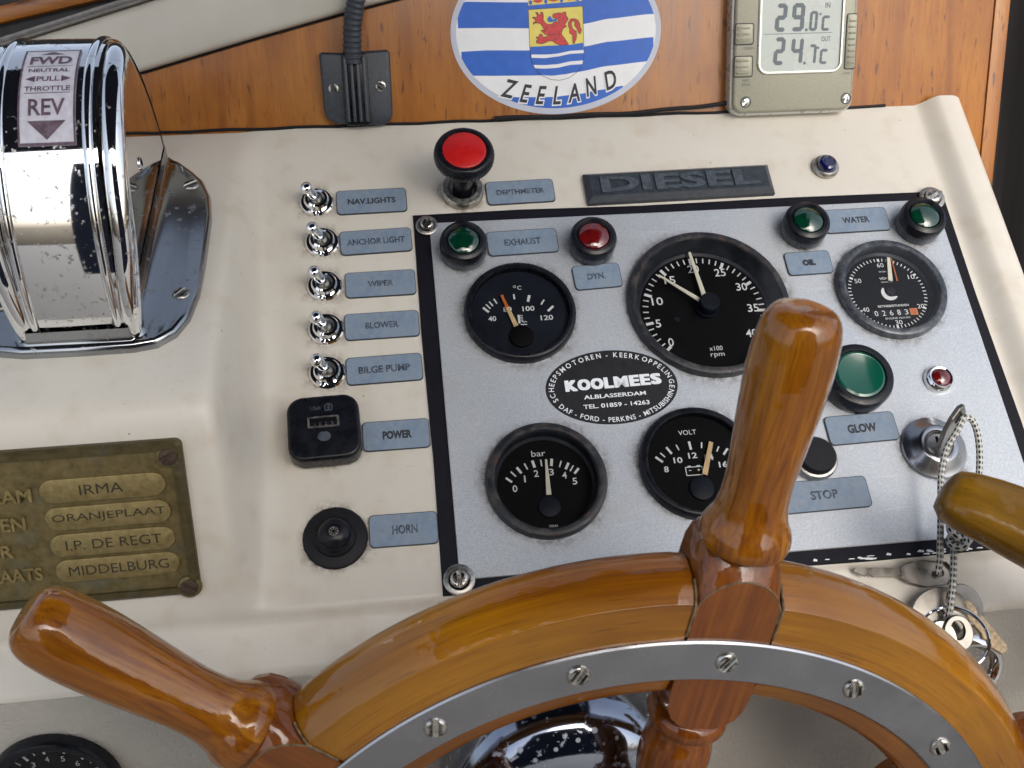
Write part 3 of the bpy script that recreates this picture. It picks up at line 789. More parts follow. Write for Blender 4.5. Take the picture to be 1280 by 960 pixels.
label_plate('HORN', (-16.5, -182.8), 32.6, 15.8, -.4, 'blue label plate engraved HORN beside the round black button', 12.0, 4.2, dx=.6)
label_plate('DEPTHMETER', (62.0, 12.9), 38.7, 15.2, 1.0, 'blue label plate engraved DEPTHMETER right of the red knob', 27, 3.2)
label_plate('EXHAUST', (59.2, -22.6), 39.0, 15.2, 1.2, 'blue label plate engraved EXHAUST between the green and red lamps', 20, 4.0, z=2.1)
label_plate('DYN.', (98.0, -47.4), 25.9, 14.8, 2.4, 'small blue label plate with scratched lettering just below the red lamp', 10, 3.6, z=2.1, dx=-.5)
label_plate('WATER', (254.2, -19.0), 39.0, 15.4, .6, 'blue label plate engraved WATER between the two upper right green lamps', 16, 3.8, 'print_dark', z=2.1)
label_plate('OIL', (219.6, -46.0), 25.8, 14.4, 1.0, 'small blue label plate with a smudged word between rev counter and hour meter', 7.5, 3.8, 'print_dark', z=2.1, bold=.05)
label_plate('GLOW', (224.4, -148.2), 37.4, 15.6, 1.2, 'blue label plate engraved GLOW below the large green lamp', 15.5, 4.6, 'print_dark', z=2.1, bold=.015)
label_plate('STOP', (193.4, -182.8), 51.0, 16.0, .7, 'wide blue label plate engraved STOP, lowest on the aluminium panel', 14, 4.4, z=2.1, dx=2)
# DIESEL badge
t = thing('engine_badge', 'dark grey badge with the word DIESEL, right of the red knob', 'badge', fr((155.1, 12.3, 0), rz=.7))
obj('badge_body', MB().prism([(-55.6, -10.3), (55.6, -10.3), (55.6, 10.3), (-55.6, 10.3)], 0, 5.6, 3.0, 1), 'slate_plastic', t, sharp=20)
obj('lettering', text(MB(), 'DIESEL', 0, 0, 11.2, 94, 5.6, bold=.035, dep=.9), 'slate_worn', t)
# oval engine dealer sticker
t = thing('dealer_sticker', 'black oval sticker with white lettering KOOLMEES between the four gauges', 'sticker', fr((96.4, -114.6, 2.25), rz=.6))
obj('clear_border', MB().prism(ell(38.0, 23.8), 0, .12), 'anodised_aluminium', t)
obj('sticker_film', MB().prism(ell(35.2, 21.4), 0, .22), 'sticker_black', t)
mb = MB()
[text(mb, c_, x_ + ox_, 2.4 + .012 * x_ + oy_, 5.9, w_, .3 + oz_, bold=.012) for c_, x_, w_ in (('K', -21.4, 5.6), ('O', -14.6, 5.8), ('O', -7.6, 5.8), ('L', -1.4, 4.0), ('M', 5.2, 6.6), ('E', 12.4, 4.4), ('E', 18.2, 4.4), ('S', 24.0, 4.6)) for ox_, oy_, oz_ in ((-.55, -.25, 0), (.55, -.25, .01), (-.55, .3, .02), (.55, .3, .03), (0, 0, .04))]; text(mb, 'ALBLASSERDAM', .8, -5.0, 2.3, 33, .3, bold=.02); text(mb, 'TEL. 01859 - 14263', .8, -10.4, 2.5, 35, .3, bold=.02)
arc_text(mb, 'SCHEEPSMOTOREN - KEERKOPPELINGEN', 32.2, 18.7, 90, 2.9, .3, .012, span=96, xs=.92)
arc_text(mb, 'DAF - FORD - PERKINS - MITSUBISHI', 32.2, 18.7, 272, 2.8, .3, .012, flip=True, span=65, xs=.92)
obj('lettering', mb, 'print_white', t)

# ---- indicator lamps
def lamp(c, jewel_, label, z=2.2, M=None):
    t = thing('indicator_lamp', label, 'indicator lamp', fr((c[0], c[1], z)), 'round indicator lamps with black collars')
    kn = lambda r, z_, a, i: r * (1 + (.02 if i % 2 else 0)) if 1 < z_ < 5.5 else r
    grime(t, 12.4, 5, .12)
    obj('base_ring', MB().lathe([(12.3, 0), (12.6, .6), (12.6, 5.4), (12.2, 6.0)], 80, rfun=kn), 'bezel_grey', t, sharp=60)
    obj('collar', MB().lathe([(12.2, 5.8), (12.9, 6.4), (13.0, 10.5), (12.3, 12.4), (10.6, 13.2), (10.0, 12.6), (9.4, 12.8), (8.9, 12.2), (8.7, 10.5)], 56), 'black_plastic', t)
    obj('lens', MB().lathe([(8.8, 11.2), (8.2, 12.6), (6.4, 13.7), (3.5, 14.4), (0, 14.7)], 40), jewel_, t)
    return t
l0 = lamp((25.6, -27.0), 'green_jewel', 'green jewel lamp in a black collar left of the EXHAUST label')
lamp((97.3, -28.2), 'red_jewel', 'red jewel lamp in a black collar right of the EXHAUST label')
G_I = 'round indicator lamps with black collars'
dup(l0, fr((220.6, -24.6, 2.2)), 'green jewel lamp in a black collar left of the WATER label', G_I)
dup(l0, fr((289.6, -25.4, 2.2)), 'green jewel lamp in a black collar right of the WATER label, in the panel corner', G_I)
t = thing('warning_lamp', 'large round green lamp in a thick black ring right of the wheel handle', 'indicator lamp', fr((226.8, -121.5, 2.2)))
obj('housing', MB().lathe([(18.2, 0), (18.6, 1), (18.6, 8.5), (17.8, 10.6), (15.6, 11.6), (13.9, 11.4), (13.4, 10.4)], 64), 'black_plastic', t)
obj('lens', MB().lathe([(13.5, 9.8), (13.2, 10.8), (12.0, 11.3), (11.4, 11.0), (0, 11.2)], 56), 'green_lens', t)
t = thing('warning_lamp', 'tiny red lamp in a bright chrome ring above the ignition switch', 'indicator lamp', fr((274.2, -123.4, 2.2)))
obj('chrome_ring', MB().lathe([(8.2, 0), (8.3, 1.2), (7.4, 3.2), (6.2, 4.2), (5.4, 4.0), (5.0, 3.2)], 40), 'clean_chrome', t)
obj('lens', MB().lathe([(5.2, 2.6), (4.6, 4.4), (2.8, 5.6), (0, 6.0)], 28), 'red_jewel', t)
t = thing('warning_lamp', 'small dark blue lamp in a metal ring on the cream dash, upper right', 'indicator lamp', fr((246.2, 20.6, 0)))
obj('metal_ring', MB().lathe([(7.6, 0), (7.9, .6), (7.9, 2.6), (7.2, 3.6), (6.0, 3.8), (5.8, 3.0)], 40, rfun=lambda r, z, a, i: r * (1 + (.012 if i % 2 else 0))), 'dull_steel', t)
obj('lens', MB().lathe([(5.9, 3.0), (5.7, 5.4), (5.0, 6.6), (3.6, 7.2), (3.2, 6.8), (0, 6.9)], 32), 'blue_jewel', t)

# ---- red pull knob
t = thing('pull_knob', 'black knurled pull knob with a red disc, standing above the DEPTHMETER label', 'knob', fr((28.8, 14.4, 0)))
kn = lambda r, z, a, i: r * (1 + (.018 if i % 2 else -.01))
grime(t, 11.6, 6, .12)
obj('collar', MB().lathe([(11.4, 0), (11.9, .5), (11.9, 4.6), (11.2, 5.6), (8.4, 6.0), (7.6, 5.0), (7.4, 1), (0, 1)], 80, rfun=lambda r, z, a, i: r * (1 + (.014 if i % 2 and .4 < z < 5 and r > 11 else 0))), 'dull_steel', t)
obj('stem', MB().lathe([(5.6, 0), (5.6, 26), (7.5, 29)], 32), 'black_plastic', t)
kb = obj('knob_head', MB().lathe([(7.0, 27), (13.5, 29), (15.6, 31), (16.2, 33.5), (16.2, 36), (15.6, 38.2), (14.2, 39.4), (12.6, 39.2), (12.0, 38.2), (0, 38.2)], 96, rfun=lambda r, z, a, i: r * (1 + (.022 if i % 2 else -.008)) if r > 15 and z < 37 else r), 'black_plastic', t, sharp=50)
obj('red_disc', MB().lathe([(11.9, 38.0), (11.8, 39.0), (11.0, 39.5), (0, 39.7)], 56), 'red_plastic', kb)

# ---- toggle switches
G_T = 'chrome toggle switches in a column'
def toggle(c, label):
    t = thing('toggle_switch', label, 'switch', fr((c[0], c[1], 0)), G_T)
    grime(t, 9.0, 6, .12)
    obj('washer', MB().lathe([(9.3, 0), (9.4, 1.0), (8.6, 1.9), (6.4, 2.0)], 40), 'clean_chrome', t)
    obj('ring_nut', MB().lathe([(6.9, 1.4), (7.0, 3.4), (6.2, 4.6), (4.6, 4.8), (3.9, 4.0), (3.5, 2.6), (0, 2.6)], 40, rfun=lambda r, z, a, i: r * (.90 if (i % 20) in (9, 10) and z > 1.5 and r > 6 else 1)), 'clean_chrome', t)
    obj('swivel_ball', MB().lathe([(3.2, 2.6), (3.0, 4.4), (2.0, 5.6), (0, 6.0)], 28), 'dull_steel', t)
    d = Vector((-4.6, -0.6, 12.6)); p = Vector((0, 0, 3.4)); k = 12
    path = [p + d * (i / k) for i in range(k + 1)]; rad = [2.3 + 1.3 * (i / k) ** 1.2 for i in range(k - 1)] + [3.6, 3.4]
    path += [p + d * 1.07, p + d * 1.12, p + d * 1.14]; rad += [2.9, 1.8, .3]
    obj('bat_lever', MB().tube(path, rad, 16), 'clean_chrome', t)
    return t
tg = toggle((-53.4, 12.0), 'chrome toggle switch left of the NAV.LIGHTS label, topmost of the column')
for (x, y), lb in zip(((-51.0, -14.9), (-50.6, -42.9), (-50.4, -69.5), (-50.6, -95.2)), ('left of the ANCHOR LIGHT label', 'left of the WIPER label, middle of the column', 'left of the BLOWER label', 'left of the BILGE PUMP label, lowest of the column')):
    o = dup(tg, fr((x, y, 0), rz=random.uniform(-14, 8)), 'chrome toggle switch ' + lb, G_T)

# ---- usb socket, horn button, stop button
t = thing('usb_socket', 'square black USB charging socket with rounded corners above the horn button', 'usb socket', fr((-52.4, -130.6, 0), rz=1.5))
grime(t, 16, 8, .12)
obj('base_ring', MB().lathe([(16.2, 0), (16.0, 2.2), (14, 3.2)], 48), 'amber_resin', t)
obj('body', MB().prism(rrect(35.6, 34.6, 8.2, 8), 2.8, 12.5, 2.0, 5), 'black_plastic', t, sharp=60)
pt = obj('port', plate_holes(rrect(15.4, 6.0, .6, 3), [rrect(13.4, 4.4, .4, 3)], 12.4, 13.0, .15), 'dull_steel', t)
obj('port_tongue', MB().box(-6.4, 6.4, .4, 1.9, 11.9, 12.6), 'dial_black', pt)
for k in range(4): obj('contact', MB().box(-4.9 + 2.9 * k, -3.9 + 2.9 * k, -1.9, -.2, 12.5, 12.75), 'screw_steel', pt)
pt.location.y += 2.6 * MM
obj('status_light', MB().lathe([(3.0, 12.4), (2.7, 12.9), (0, 13.2)], 28, (0, -5.2, 0), rfun=lambda r, z, a, i: r * (1 + .25 * abs(math.cos(a)) - .15)), 'slate_worn', t)
mb = text(MB(), 'USB', -3.6, 10.2, 1.9, 5.0, 12.62)
for p, q in (((1.2, 8.6), (4.6, 8.6)), ((4.6, 8.6), (4.6, 11.6)), ((4.6, 11.6), (1.2, 11.6)), ((1.2, 11.6), (1.2, 8.6)), ((2.0, 12.3), (3.8, 12.3)), ((3.4, 11.2), (2.3, 9.9)), ((2.3, 9.9), (3.5, 10.1)), ((3.5, 10.1), (2.5, 8.9))): line(mb, p, q, .45, 12.62 + random.random() * .02)
obj('lettering', mb, 'slate_worn', t)
t = thing('horn_button', 'round black rubber button with a wide flange left of the HORN label', 'button', fr((-49.3, -184.3, 0)))
grime(t, 15, 7, .12)
obj('flange', MB().lathe([(15.4, 0), (15.6, .8), (14.8, 1.6), (10.2, 2.6), (9.8, 4.6), (9.0, 5.2)], 56, rfun=lambda r, z, a, i: r * (1 + .006 * math.sin(i * 2.3))), 'black_rubber', t)
obj('button_cap', MB().lathe([(9.2, 4.8), (8.2, 5.4), (7.6, 6.2), (7.4, 8.4), (6.0, 10.2), (3.4, 11.2), (0, 11.5)], 48), 'black_plastic', t)
mb = MB()
for k in range(8):
    a = k * math.pi / 4; line(mb, (.9 * math.cos(a), .9 * math.sin(a)), (2.3 * math.cos(a), 2.3 * math.sin(a)), .35, 11.55 + .003 * k)
for k in range(16):
    a = k * math.pi / 8; line(mb, (2.1 * math.cos(a), 2.1 * math.sin(a)), (2.1 * math.cos(a + .4), 2.1 * math.sin(a + .4)), .3, 11.6 + .002 * k)
obj('worn_emblem', mb, 'dull_steel', t)
t = thing('stop_button', 'black push button in a metal collar beside the wheel handle, above the STOP label', 'button', fr((194.5, -163.4, 2.2)))
obj('collar', MB().lathe([(11.6, 0), (11.9, .8), (11.9, 3.4), (11.2, 4.6), (10.0, 4.8)], 48), 'dull_steel', t)
obj('push_cap', MB().lathe([(10.0, 3.0), (9.9, 7.0), (9.0, 8.4), (0, 8.6)], 48), 'black_rubber', t)

# ---- ignition switch with key, cord and key bunch
t = thing('ignition_switch', 'round bright metal ignition switch at the right of the panel', 'ignition switch', fr((259.9, -162.2, 2.2)))
grime(t, 17, 5, .12)
obj('flange', MB().lathe([(17.0, 0), (17.3, 1.0), (16.8, 2.2), (13.6, 4.0), (10.6, 7.2), (9.2, 7.8), (7.6, 7.6), (7.0, 6.8)], 64), 'brushed_steel', t)
cy = obj('lock_barrel', MB().lathe([(7.2, 5), (7.1, 7.2), (6.2, 7.8), (5.6, 6.8), (0, 6.6)], 40), 'dull_steel', t)
obj('keyway', MB().box(-.8, .8, -4.2, 4.2, 6.6, 6.75), 'dial_black', cy)
KM = fr((259.2, -169.0, 6.6), (.8, .4, -.28), (2.5, 16, 30))
t = thing('ignition_key', 'flat worn steel key standing in the ignition switch with a cord through it', 'key', KM)
bow = [(-3.2, -1), (3.2, -1), (3.6, 4), (7.2, 9), (8.2, 17), (6.6, 24), (2.2, 28.4), (-2.2, 28.4), (-6.0, 24.0), (-7.6, 17), (-6.8, 9), (-3.6, 4)]
obj('bow', plate_holes([(x_, y_ * 1.18) for x_, y_ in bow], [ell(2.2, 2.2, 16, 0, 25.5)], -1.1, 1.1, .4), 'key_steel', t)
def cord(name, label, pts, r=1.6):
    P = []
    for i in range(len(pts) - 1):
        p0, p1, p2, p3 = [Vector(pts[max(0, min(len(pts) - 1, i + k))]) for k in (-1, 0, 1, 2)]
        for j in range(10):
            u = j / 10; P.append(.5 * ((2 * p1) + (p2 - p0) * u + (2 * p0 - 5 * p1 + 4 * p2 - p3) * u * u + (3 * p1 - p0 - 3 * p2 + p3) * u ** 3))
    P.append(Vector(pts[-1])); m = MB().tube(P, r, 11)
    return m
t = thing('key_cord', 'white cord flecked with black, looped through the key and knotted behind the wooden lever', 'cord', fr((0, 0, 0)))
def cobj(nm, mb_):
    me = mb_.mesh(nm, True, 60, 1.0); return obj(nm, me, 'cord_fabric', t)
cobj('cord_strand', cord('', '', [(264.6, -157.0, 31), (260, -163.5, 29), (254.5, -171, 24), (250.0, -183, 20), (246.6, -197, 18), (243.6, -211, 15), (242.0, -222, 11), (240.8, -228.5, 7)]))
cobj('cord_strand', cord('', '', [(264.6, -157.0, 31), (269.5, -158.5, 29), (272.2, -166, 25), (271.3, -178, 21), (266, -192, 20), (259.5, -202, 20), (254.5, -207, 19)]))
cobj('cord_strand', cord('', '', [(253, -209, 19), (249.5, -214, 17), (247.3, -222, 15), (244.6, -234, 12), (241.4, -245, 9), (238.6, -253.5, 6)]))
kp = []
for i in range(60):
    a = i / 60 * 2 * math.pi; kp.append((250.6 + (3.4 + 2.2 * math.cos(3 * a)) * math.cos(2 * a), -214.0 + (4.0 + 2.2 * math.cos(3 * a)) * math.sin(2 * a), 18.6 + 2.4 * math.sin(3 * a)))
cobj('cord_knot', MB().tube(kp, 1.9, 11, closed=True))

t = thing('cabin_key', 'long flat steel key lying under the lower edge of the panel', 'key', fr((241, -226.5, .6), (-1, .10, .0), (0, 1, .05)))
obj('bow', plate_holes([(-8, -5.5), (4, -7), (12, -5), (16, -2.4), (16, 2.4), (12, 5), (4, 6.4), (-8, 5.5), (-11, 2), (-11, -2)], [ell(2.1, 2.1, 14, -4, 0)], -1.2, 1.2, .4), 'key_steel', t)
obj('blade', MB().prism([(14, -2.3), (30, -2.2), (32, -.8), (34, -2.2), (37, -1.0), (39.5, .4), (38, 2.0), (14, 2.3)], -.9, .9, .3, 1), 'key_steel', t)
RG = fr((240.0, -259.5, 6.5), (1, .1, .25), (0, 1, -.25))
t = thing('split_ring', 'thin steel split ring holding the bunch of keys on the cord', 'key ring', RG)
rp = [(15.5 * math.cos(a * math.pi / 18), 15.5 * math.sin(a * math.pi / 18), .5 * math.sin(a * math.pi / 36)) for a in range(72)]
obj('ring_wire', MB().tube(rp, .85, 10), 'clean_chrome', t)
t = thing('bunch_key', 'dark rounded key head with a square hole, behind the split ring', 'key', fr((238.5, -247, 1.2), (1, .5, .1), (-.5, 1, .06)))
obj('bow', plate_holes(ell(15, 12.5, 40), [rrect(3.6, 4.6, .3, 2, 1, 1)], -1.3, 1.3, .6), 'key_steel', t)
t = thing('bunch_key', 'old key crusted with tan corrosion pointing down right from the ring', 'key', fr((252.6, -243.5, 1.0), (.55, -.80, -.2), (.83, .55, 0)))
obj('bow', plate_holes(ell(10.5, 9.6, 30), [ell(1.6, 1.6, 12, -4, 0)], -1.2, 1.2, .5), 'key_steel', t)
bl = obj('blade', MB().prism([(8, -3.4), (15, -3.2), (17, -4.6), (19.5, -3.0), (22, -4.2), (25, -3), (29, -1.5), (29, 2.2), (27, 3.4), (8, 3.4)], -1, 1.3, .4, 1), 'corroded_tan', t)
obj('crust', MB().prism(ell(5.6, 4.2, 14, 3.0, -1.0), 1.1, 1.9, .5, 2), 'corroded_tan', t)
t = thing('bunch_key', 'narrow steel key hanging from the ring in front of the round chrome fitting', 'key', fr((241.5, -258, 8.5), (.10, -1, -.35), (1, .12, 0)))
obj('bow', plate_holes(ell(8.6, 7.6, 30), [ell(4.8, 3.8, 20, -1.5, 0)], -1, 1, .5), 'key_steel', t)
obj('blade', MB().prism([(7, -2.6), (34, -2.0), (36, 0), (34, 2.2), (7, 2.6)], -1, 1, .5, 2), 'dull_steel', t)
t = thing('bunch_key', 'dark flat key hanging left of the narrow one on the split ring', 'key', fr((232, -262, 6.0), (-.35, -.95, -.3), (.93, -.35, 0)))
obj('bow', plate_holes(ell(11.5, 8.6, 30), [ell(4.6, 4.2, 20, -2.5, 0)], -1, 1, .5), 'key_steel', t)
obj('blade', MB().prism([(9, -2.6), (30, -2.0), (30, 2.2), (9, 2.6)], -1, 1, .4, 1), 'key_steel', t)
t = thing('round_fitting', 'round chrome flanged fitting set in the dash behind the key bunch', 'fitting', VIN @ Matrix.Translation(Vector((260.8, -28.5, -.4)) * MM))
obj('chrome_rim', MB().lathe([(20.4, 0), (20.8, 1.2), (20.0, 3.4), (18.0, 5.0), (16.6, 4.8), (15.4, 3.2), (14.6, 1.4)], 64), 'clean_chrome', t)
obj('inner_cup', MB().lathe([(14.8, 1.6), (13.6, .8), (13.2, 1.6), (12.2, 1.8), (0, 1.4)], 48), 'dull_steel', t)

# ---- wooden lever entering from the right
t = thing('wooden_lever', 'yellow-brown varnished wooden lever entering from the right edge over the cord', 'lever', fr((226, -207, 62)))
pth = [(-2.6, 2.0, 0), (-1.9, 1.5, 0), (0, 0, 0), (3, -1.2, .4), (8, -3.8, 1), (16, -8.6, 2), (28, -17, 3.6), (42, -27.5, 5.6), (60, -42, 8), (90, -66, 12), (130, -98, 18)]
rad = [3.0, 7.2, 10.6, 12.4, 13.6, 14.6, 16.0, 17.2, 18.2, 18.8, 19]
mb = MB(); P = [Vector(p) for p in pth]; loops = []; gs = []; L = 0
for i, p in enumerate(P):
    tg_ = (P[min(i + 1, len(P) - 1)] - P[max(0, i - 1)]).normalized(); nz = Vector((0, 0, 1)); nz = (nz - tg_ * nz.dot(tg_)).normalized(); bb = tg_.cross(nz)
    if i: L += (p - P[i - 1]).length
    lp = []
    for k in range(32):
        a = 2 * math.pi * k / 32; f = 1 / max(abs(math.cos(a)) ** 3.2 + abs(math.sin(a)) ** 3.2, 1e-6) ** (1 / 3.2)
        q = p + (nz * math.cos(a) * .80 + bb * math.sin(a)) * rad[i] * f * .97; lp.append(tuple(q)); gs.append((L, math.cos(a) * rad[i], math.sin(a) * rad[i]))
    loops.append(lp)
mb.loft(loops, True, gs)
obj('lever_shaft', mb, 'lever_wood', t, sharp=60)

# ================================================================== STEERING WHEEL
WF = fr((71.51, -372.28, -37.95), (0.999976, 0.003055, -0.006157), (0.003055, 0.604854, 0.796330))
wheel = thing('steering_wheel', 'varnished wooden spoked ship wheel with an inlaid steel ring, in front of the dash', 'steering wheel', WF)
SP = [79.7, 137.6, 199.5, 259.5, 319.5, 20.2]
def rim_seg(a0, a1, name, mat):
    sec = arc_fillet([(158, -.2), (156, -.2), (146.5, -3.2), (143.6, -8), (143.6, -24), (148, -29.5), (190, -29.5), (197.5, -26), (199.6, -19), (197.6, -7.5), (191.6, -.1), (191.2, 0), (158.4, -.1)], [0, 2, 3, 3, 4, 4, 6, 5, 6, 5, .3, .3, 0], 4)
    n = max(8, int((a1 - a0) / 1.5)); loops = []; gs = []
    for i in range(n + 1):
        a = R(a0 + (a1 - a0) * i / n); loops.append([(r * math.cos(a), r * math.sin(a), z) for r, z in sec]); gs += [(a * 175 + a0, r, z) for r, z in sec]
    return obj(name, MB().loft(loops, True, gs), mat, wheel, sharp=28)
def joint(sp, r, side):      # angle of the straight joint line at radius r
    return sp + side * math.degrees(math.asin(17.6 / r))
for i, sp in enumerate(SP):
    nx = SP[(i + 1) % 6]
    if nx < sp: nx += 360
    # segment between spokes with ends parallel to the blocks: build by radial shear
    sec = arc_fillet([(158, -.2), (156, -.2), (146.5, -3.2), (143.6, -8), (143.6, -24), (148, -29.5), (190, -29.5), (197.5, -26), (199.6, -19), (197.6, -7.5), (191.6, -.1), (191.2, 0), (158.4, -.1)], [0, 2, 3, 3, 4, 4, 6, 5, 6, 5, .3, .3, 0], 4)
    n = 36; loops = []; gs = []
    for k in range(n + 1):
        lp = []
        for r, z in sec:
            b0 = R(sp) + math.asin(17.75 / r); b1 = R(nx) - math.asin(17.75 / r); e = min(k, n - k)
            shr = .9 * max(0, 1 - e / 1.0)                       # slightly eased ends at the joints
            a = b0 + (b1 - b0) * k / n; rr = r - (shr * .5 if r > 175 else 0); zz = z - (.35 if e == 0 and z > -2 else 0)
            lp.append((rr * math.cos(a), rr * math.sin(a), zz)); gs.append((a * 175 + i * 40, r, z))
        loops.append(lp)
    obj('rim_segment', MB().loft(loops, True, gs), 'wheel_wood', wheel, sharp=28)

def local_frame(sp, zc=-14):    # x across the spoke, y outwards, origin at hub
    return Matrix.Rotation(R(sp - 90), 4, 'Z')
blk = MB()
top = [(17.0, 184), (17.0, 196), (16.6, 203), (14.8, 208.5), (11.0, 212), (6, 213.6), (0, 214), (-6, 213.6), (-11, 212), (-14.8, 208.5), (-16.6, 203), (-17.0, 196), (-17.0, 184)]
bot = [(-17.0, 150), (-17.0, 146), (-16.6, 139), (-14.2, 133.5), (-10, 130), (-5, 128.4), (0, 128), (5, 128.4), (10, 130), (14.2, 133.5), (16.6, 139), (17.0, 146), (17.0, 150)]
full = top + bot
topi = [(16.6, 184), (16.4, 190), (14.6, 193.6), (11.6, 197.4), (8.2, 199.8), (4.2, 201.2), (0, 201.6), (-4.2, 201.2), (-8.2, 199.8), (-11.6, 197.4), (-14.6, 193.6), (-16.4, 190), (-16.6, 184)]
boti = [(-16.6, 150), (-16.6, 146), (-15.6, 139.6), (-13.2, 134.8), (-9.4, 131.6), (-5, 129.8), (0, 129.2), (5, 129.8), (9.4, 131.6), (13.2, 134.8), (15.6, 139.6), (16.6, 146), (16.6, 150)]
face = topi + boti
def mixl(A, B, t): return [(a[0] * (1 - t) + b[0] * t, a[1] * (1 - t) + b[1] * t) for a, b in zip(A, B)]
midl = mixl(full, face, .35)
lps = [(inset(full, 2.5), -31), (full, -27.5), (full, -10.5), (midl, -5.2), (mixl(full, face, .8), -1.6), (face, .1)]
if area(full) < 0: pass
L3 = []
for q, z in lps:
    if q is lps[0][0]:
        c0 = (0, 171); q = [((x - c0[0]) * .93, (y - c0[1]) * .965 + c0[1]) for x, y in full]
    L3.append([(x, y, z) for x, y in q])
blk.loft(L3, True, [(p[1], p[0], p[2]) for l in L3 for p in l])
blk_me = blk.mesh('spoke_block', True, 24)
hp = [(0, 209.5), (9, 209.6), (15.4, 210.6), (17.0, 213.2), (17.2, 216), (16.4, 219.2), (14.4, 223.2), (13.1, 227.5), (12.5, 233), (12.4, 240), (12.9, 248), (13.6, 257), (14.4, 267), (15.0, 277), (15.2, 286), (14.9, 293), (14.2, 298.5), (12.9, 302.4), (11.0, 304.9), (8.6, 306.2), (6.0, 306.7), (0, 306.9)]
def smooth_prof(p, k=3):
    out = []
    for i in range(len(p) - 1):
        p0, p1, p2, p3 = [Vector(p[max(0, min(len(p) - 1, i + q))]) for q in (-1, 0, 1, 2)]
        for j in range(k):
            u = j / k; v = .5 * ((2 * p1) + (p2 - p0) * u + (2 * p0 - 5 * p1 + 4 * p2 - p3) * u * u + (3 * p1 - p0 - 3 * p2 + p3) * u ** 3); out.append((max(0, v.x), v.y))
    out.append(p[-1]); out[0] = p[0]; return out
def oct_(r, z, a, i):    # slightly facetted by hand shaving
    return r * (1 + .012 * math.cos(6 * a + z * .02)) if z > 225 else r
hand_me = MB().lathe(smooth_prof(hp), 56, (0, 0, -14), 'y', rfun=oct_).mesh('handle', True, 40)
spk = [(0, 131), (12.5, 130.8), (15.8, 129), (16.8, 126), (16.2, 123), (13.4, 121), (12.4, 119.4), (13.0, 116.5), (14.4, 111), (15.0, 104), (14.2, 95), (12.0, 84), (9.6, 74), (8.8, 66), (9.4, 60), (12.5, 57), (13, 54), (11, 51), (10.5, 40)]
spk_me = MB().lathe(smooth_prof(spk, 2), 40, (0, 0, -14), 'y').mesh('inner_spoke', True, 40)
for i, sp in enumerate(SP):
    F = local_frame(sp)
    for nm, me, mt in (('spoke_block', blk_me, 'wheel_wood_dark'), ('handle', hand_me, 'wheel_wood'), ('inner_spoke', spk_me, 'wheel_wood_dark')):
        M_ = F
        if nm == 'handle' and i == 0: M_ = F @ Matrix.Translation(Vector((0, 212, 0)) * MM) @ Matrix.Rotation(R(2.6), 4, 'Z') @ Matrix.Translation(Vector((0, -212.5, 0)) * MM)
        if nm == 'handle' and i == 1: M_ = F @ Matrix.Translation(Vector((0, -6.5, 0)) * MM)
        obj(nm, me, mt, wheel, M=M_)
    # old filler in the joints beside the block and across its shoulder
    for sd in (-1, 1):
        m_ = MB().tube([(sd * (17.4 + .12 * math.sin(y_ * .9)), y_, .12 if y_ < 191 else .12 - (y_ - 191) * 1.22) for y_ in (176, 179, 182, 185, 188, 190.5, 193, 195, 197)], .5, 6)
        obj('joint_filler', m_, 'joint_putty', wheel, M=F)
    obj('shoulder_line', MB().tube([(x_, y_ + .25, -.15) for x_, y_ in topi], .42, 6), 'joint_putty', wheel, M=F)
# steel ring with its slotted screws
rb = [(156.3, -.2), (156.3, 1.0), (156.9, 1.5), (174.3, 1.5), (175.0, .9), (175.0, -.2)]
loops = []
rg = obj('steel_ring', MB().lathe(rb, 240), 'brushed_steel', wheel, sharp=25)
sl = [35, 82, 128, 76, 60, 10, 100, 150, 40, 70, 20, 110, 90, 65, 30, 0, 120, 45]
for k in range(18):
    a = 79.26 + 20 * (k - 2) 
    slot_screw(wheel, (165.6 * math.cos(R(a)), 165.6 * math.sin(R(a)), 1.35), 4.7, 1.7, [118, 95, 52, 60, 88, 20, 70, 130, 10, 44, 99, 150, 30, 77, 5, 60, 20, 101][k], 'screw_steel', None, 'ring_screw')
obj('hub', MB().lathe([(0, -36), (42, -36), (46, -30), (46, 4), (42, 8), (22, 9), (20, 14), (0, 15)], 64), 'wheel_wood_dark', wheel)
t = thing('wheel_boss', 'speckled chrome housing of the wheel shaft, seen below the rim', 'shaft housing', WF)
obj('housing', MB().lathe([(59, -84), (59, -62), (58, -54), (55, -47), (50, -42), (42, -38.5), (30, -36.6), (0, -36)], 72, (-19, 37, 0)), 'boss_chrome', t)

# ================================================================== THROTTLE HOUSING (chrome hump)
sl_ = math.atan2(72, 203.5)
TF = fr((0, 62, 0), (1, 0, 0), (0, math.cos(sl_), -math.sin(sl_)))     # local y climbs away from the viewer
th = thing('throttle_control', 'pitted chrome throttle housing with a worn FWD and REV sticker, left side', 'throttle control', TF)
XC = -156.0
def hv(a, H=105.0, rv=75.0, vc=101.0): return (-(vc - rv * math.cos(a) * -1) if False else -(vc + rv * math.cos(a)), H * math.sin(a))
NA = 72
angs = [math.pi * i / NA for i in range(NA + 1)]
# body: half-ellipse wall with slightly rounded shoulders
mb = MB(); cols = [(-176.5, 2.2), (-176.0, 1.0), (-174.5, .2), (-171, 0), (-160, -.15), (-148, 0), (-140, .1), (-133.5, .6)]
vs = []; fs = []
for x, dn in cols:
    for a in angs:
        y, h = hv(a, 104 - dn, 75 - dn); vs.append((x, y, h + .5))
m = len(angs)
for i in range(len(cols) - 1):
    for j in range(m - 1): fs.append((i * m + j, (i + 1) * m + j, (i + 1) * m + j + 1, i * m + j + 1))
mb.add(vs, fs)
obj('drum', mb, 'chrome', th, sharp=60)
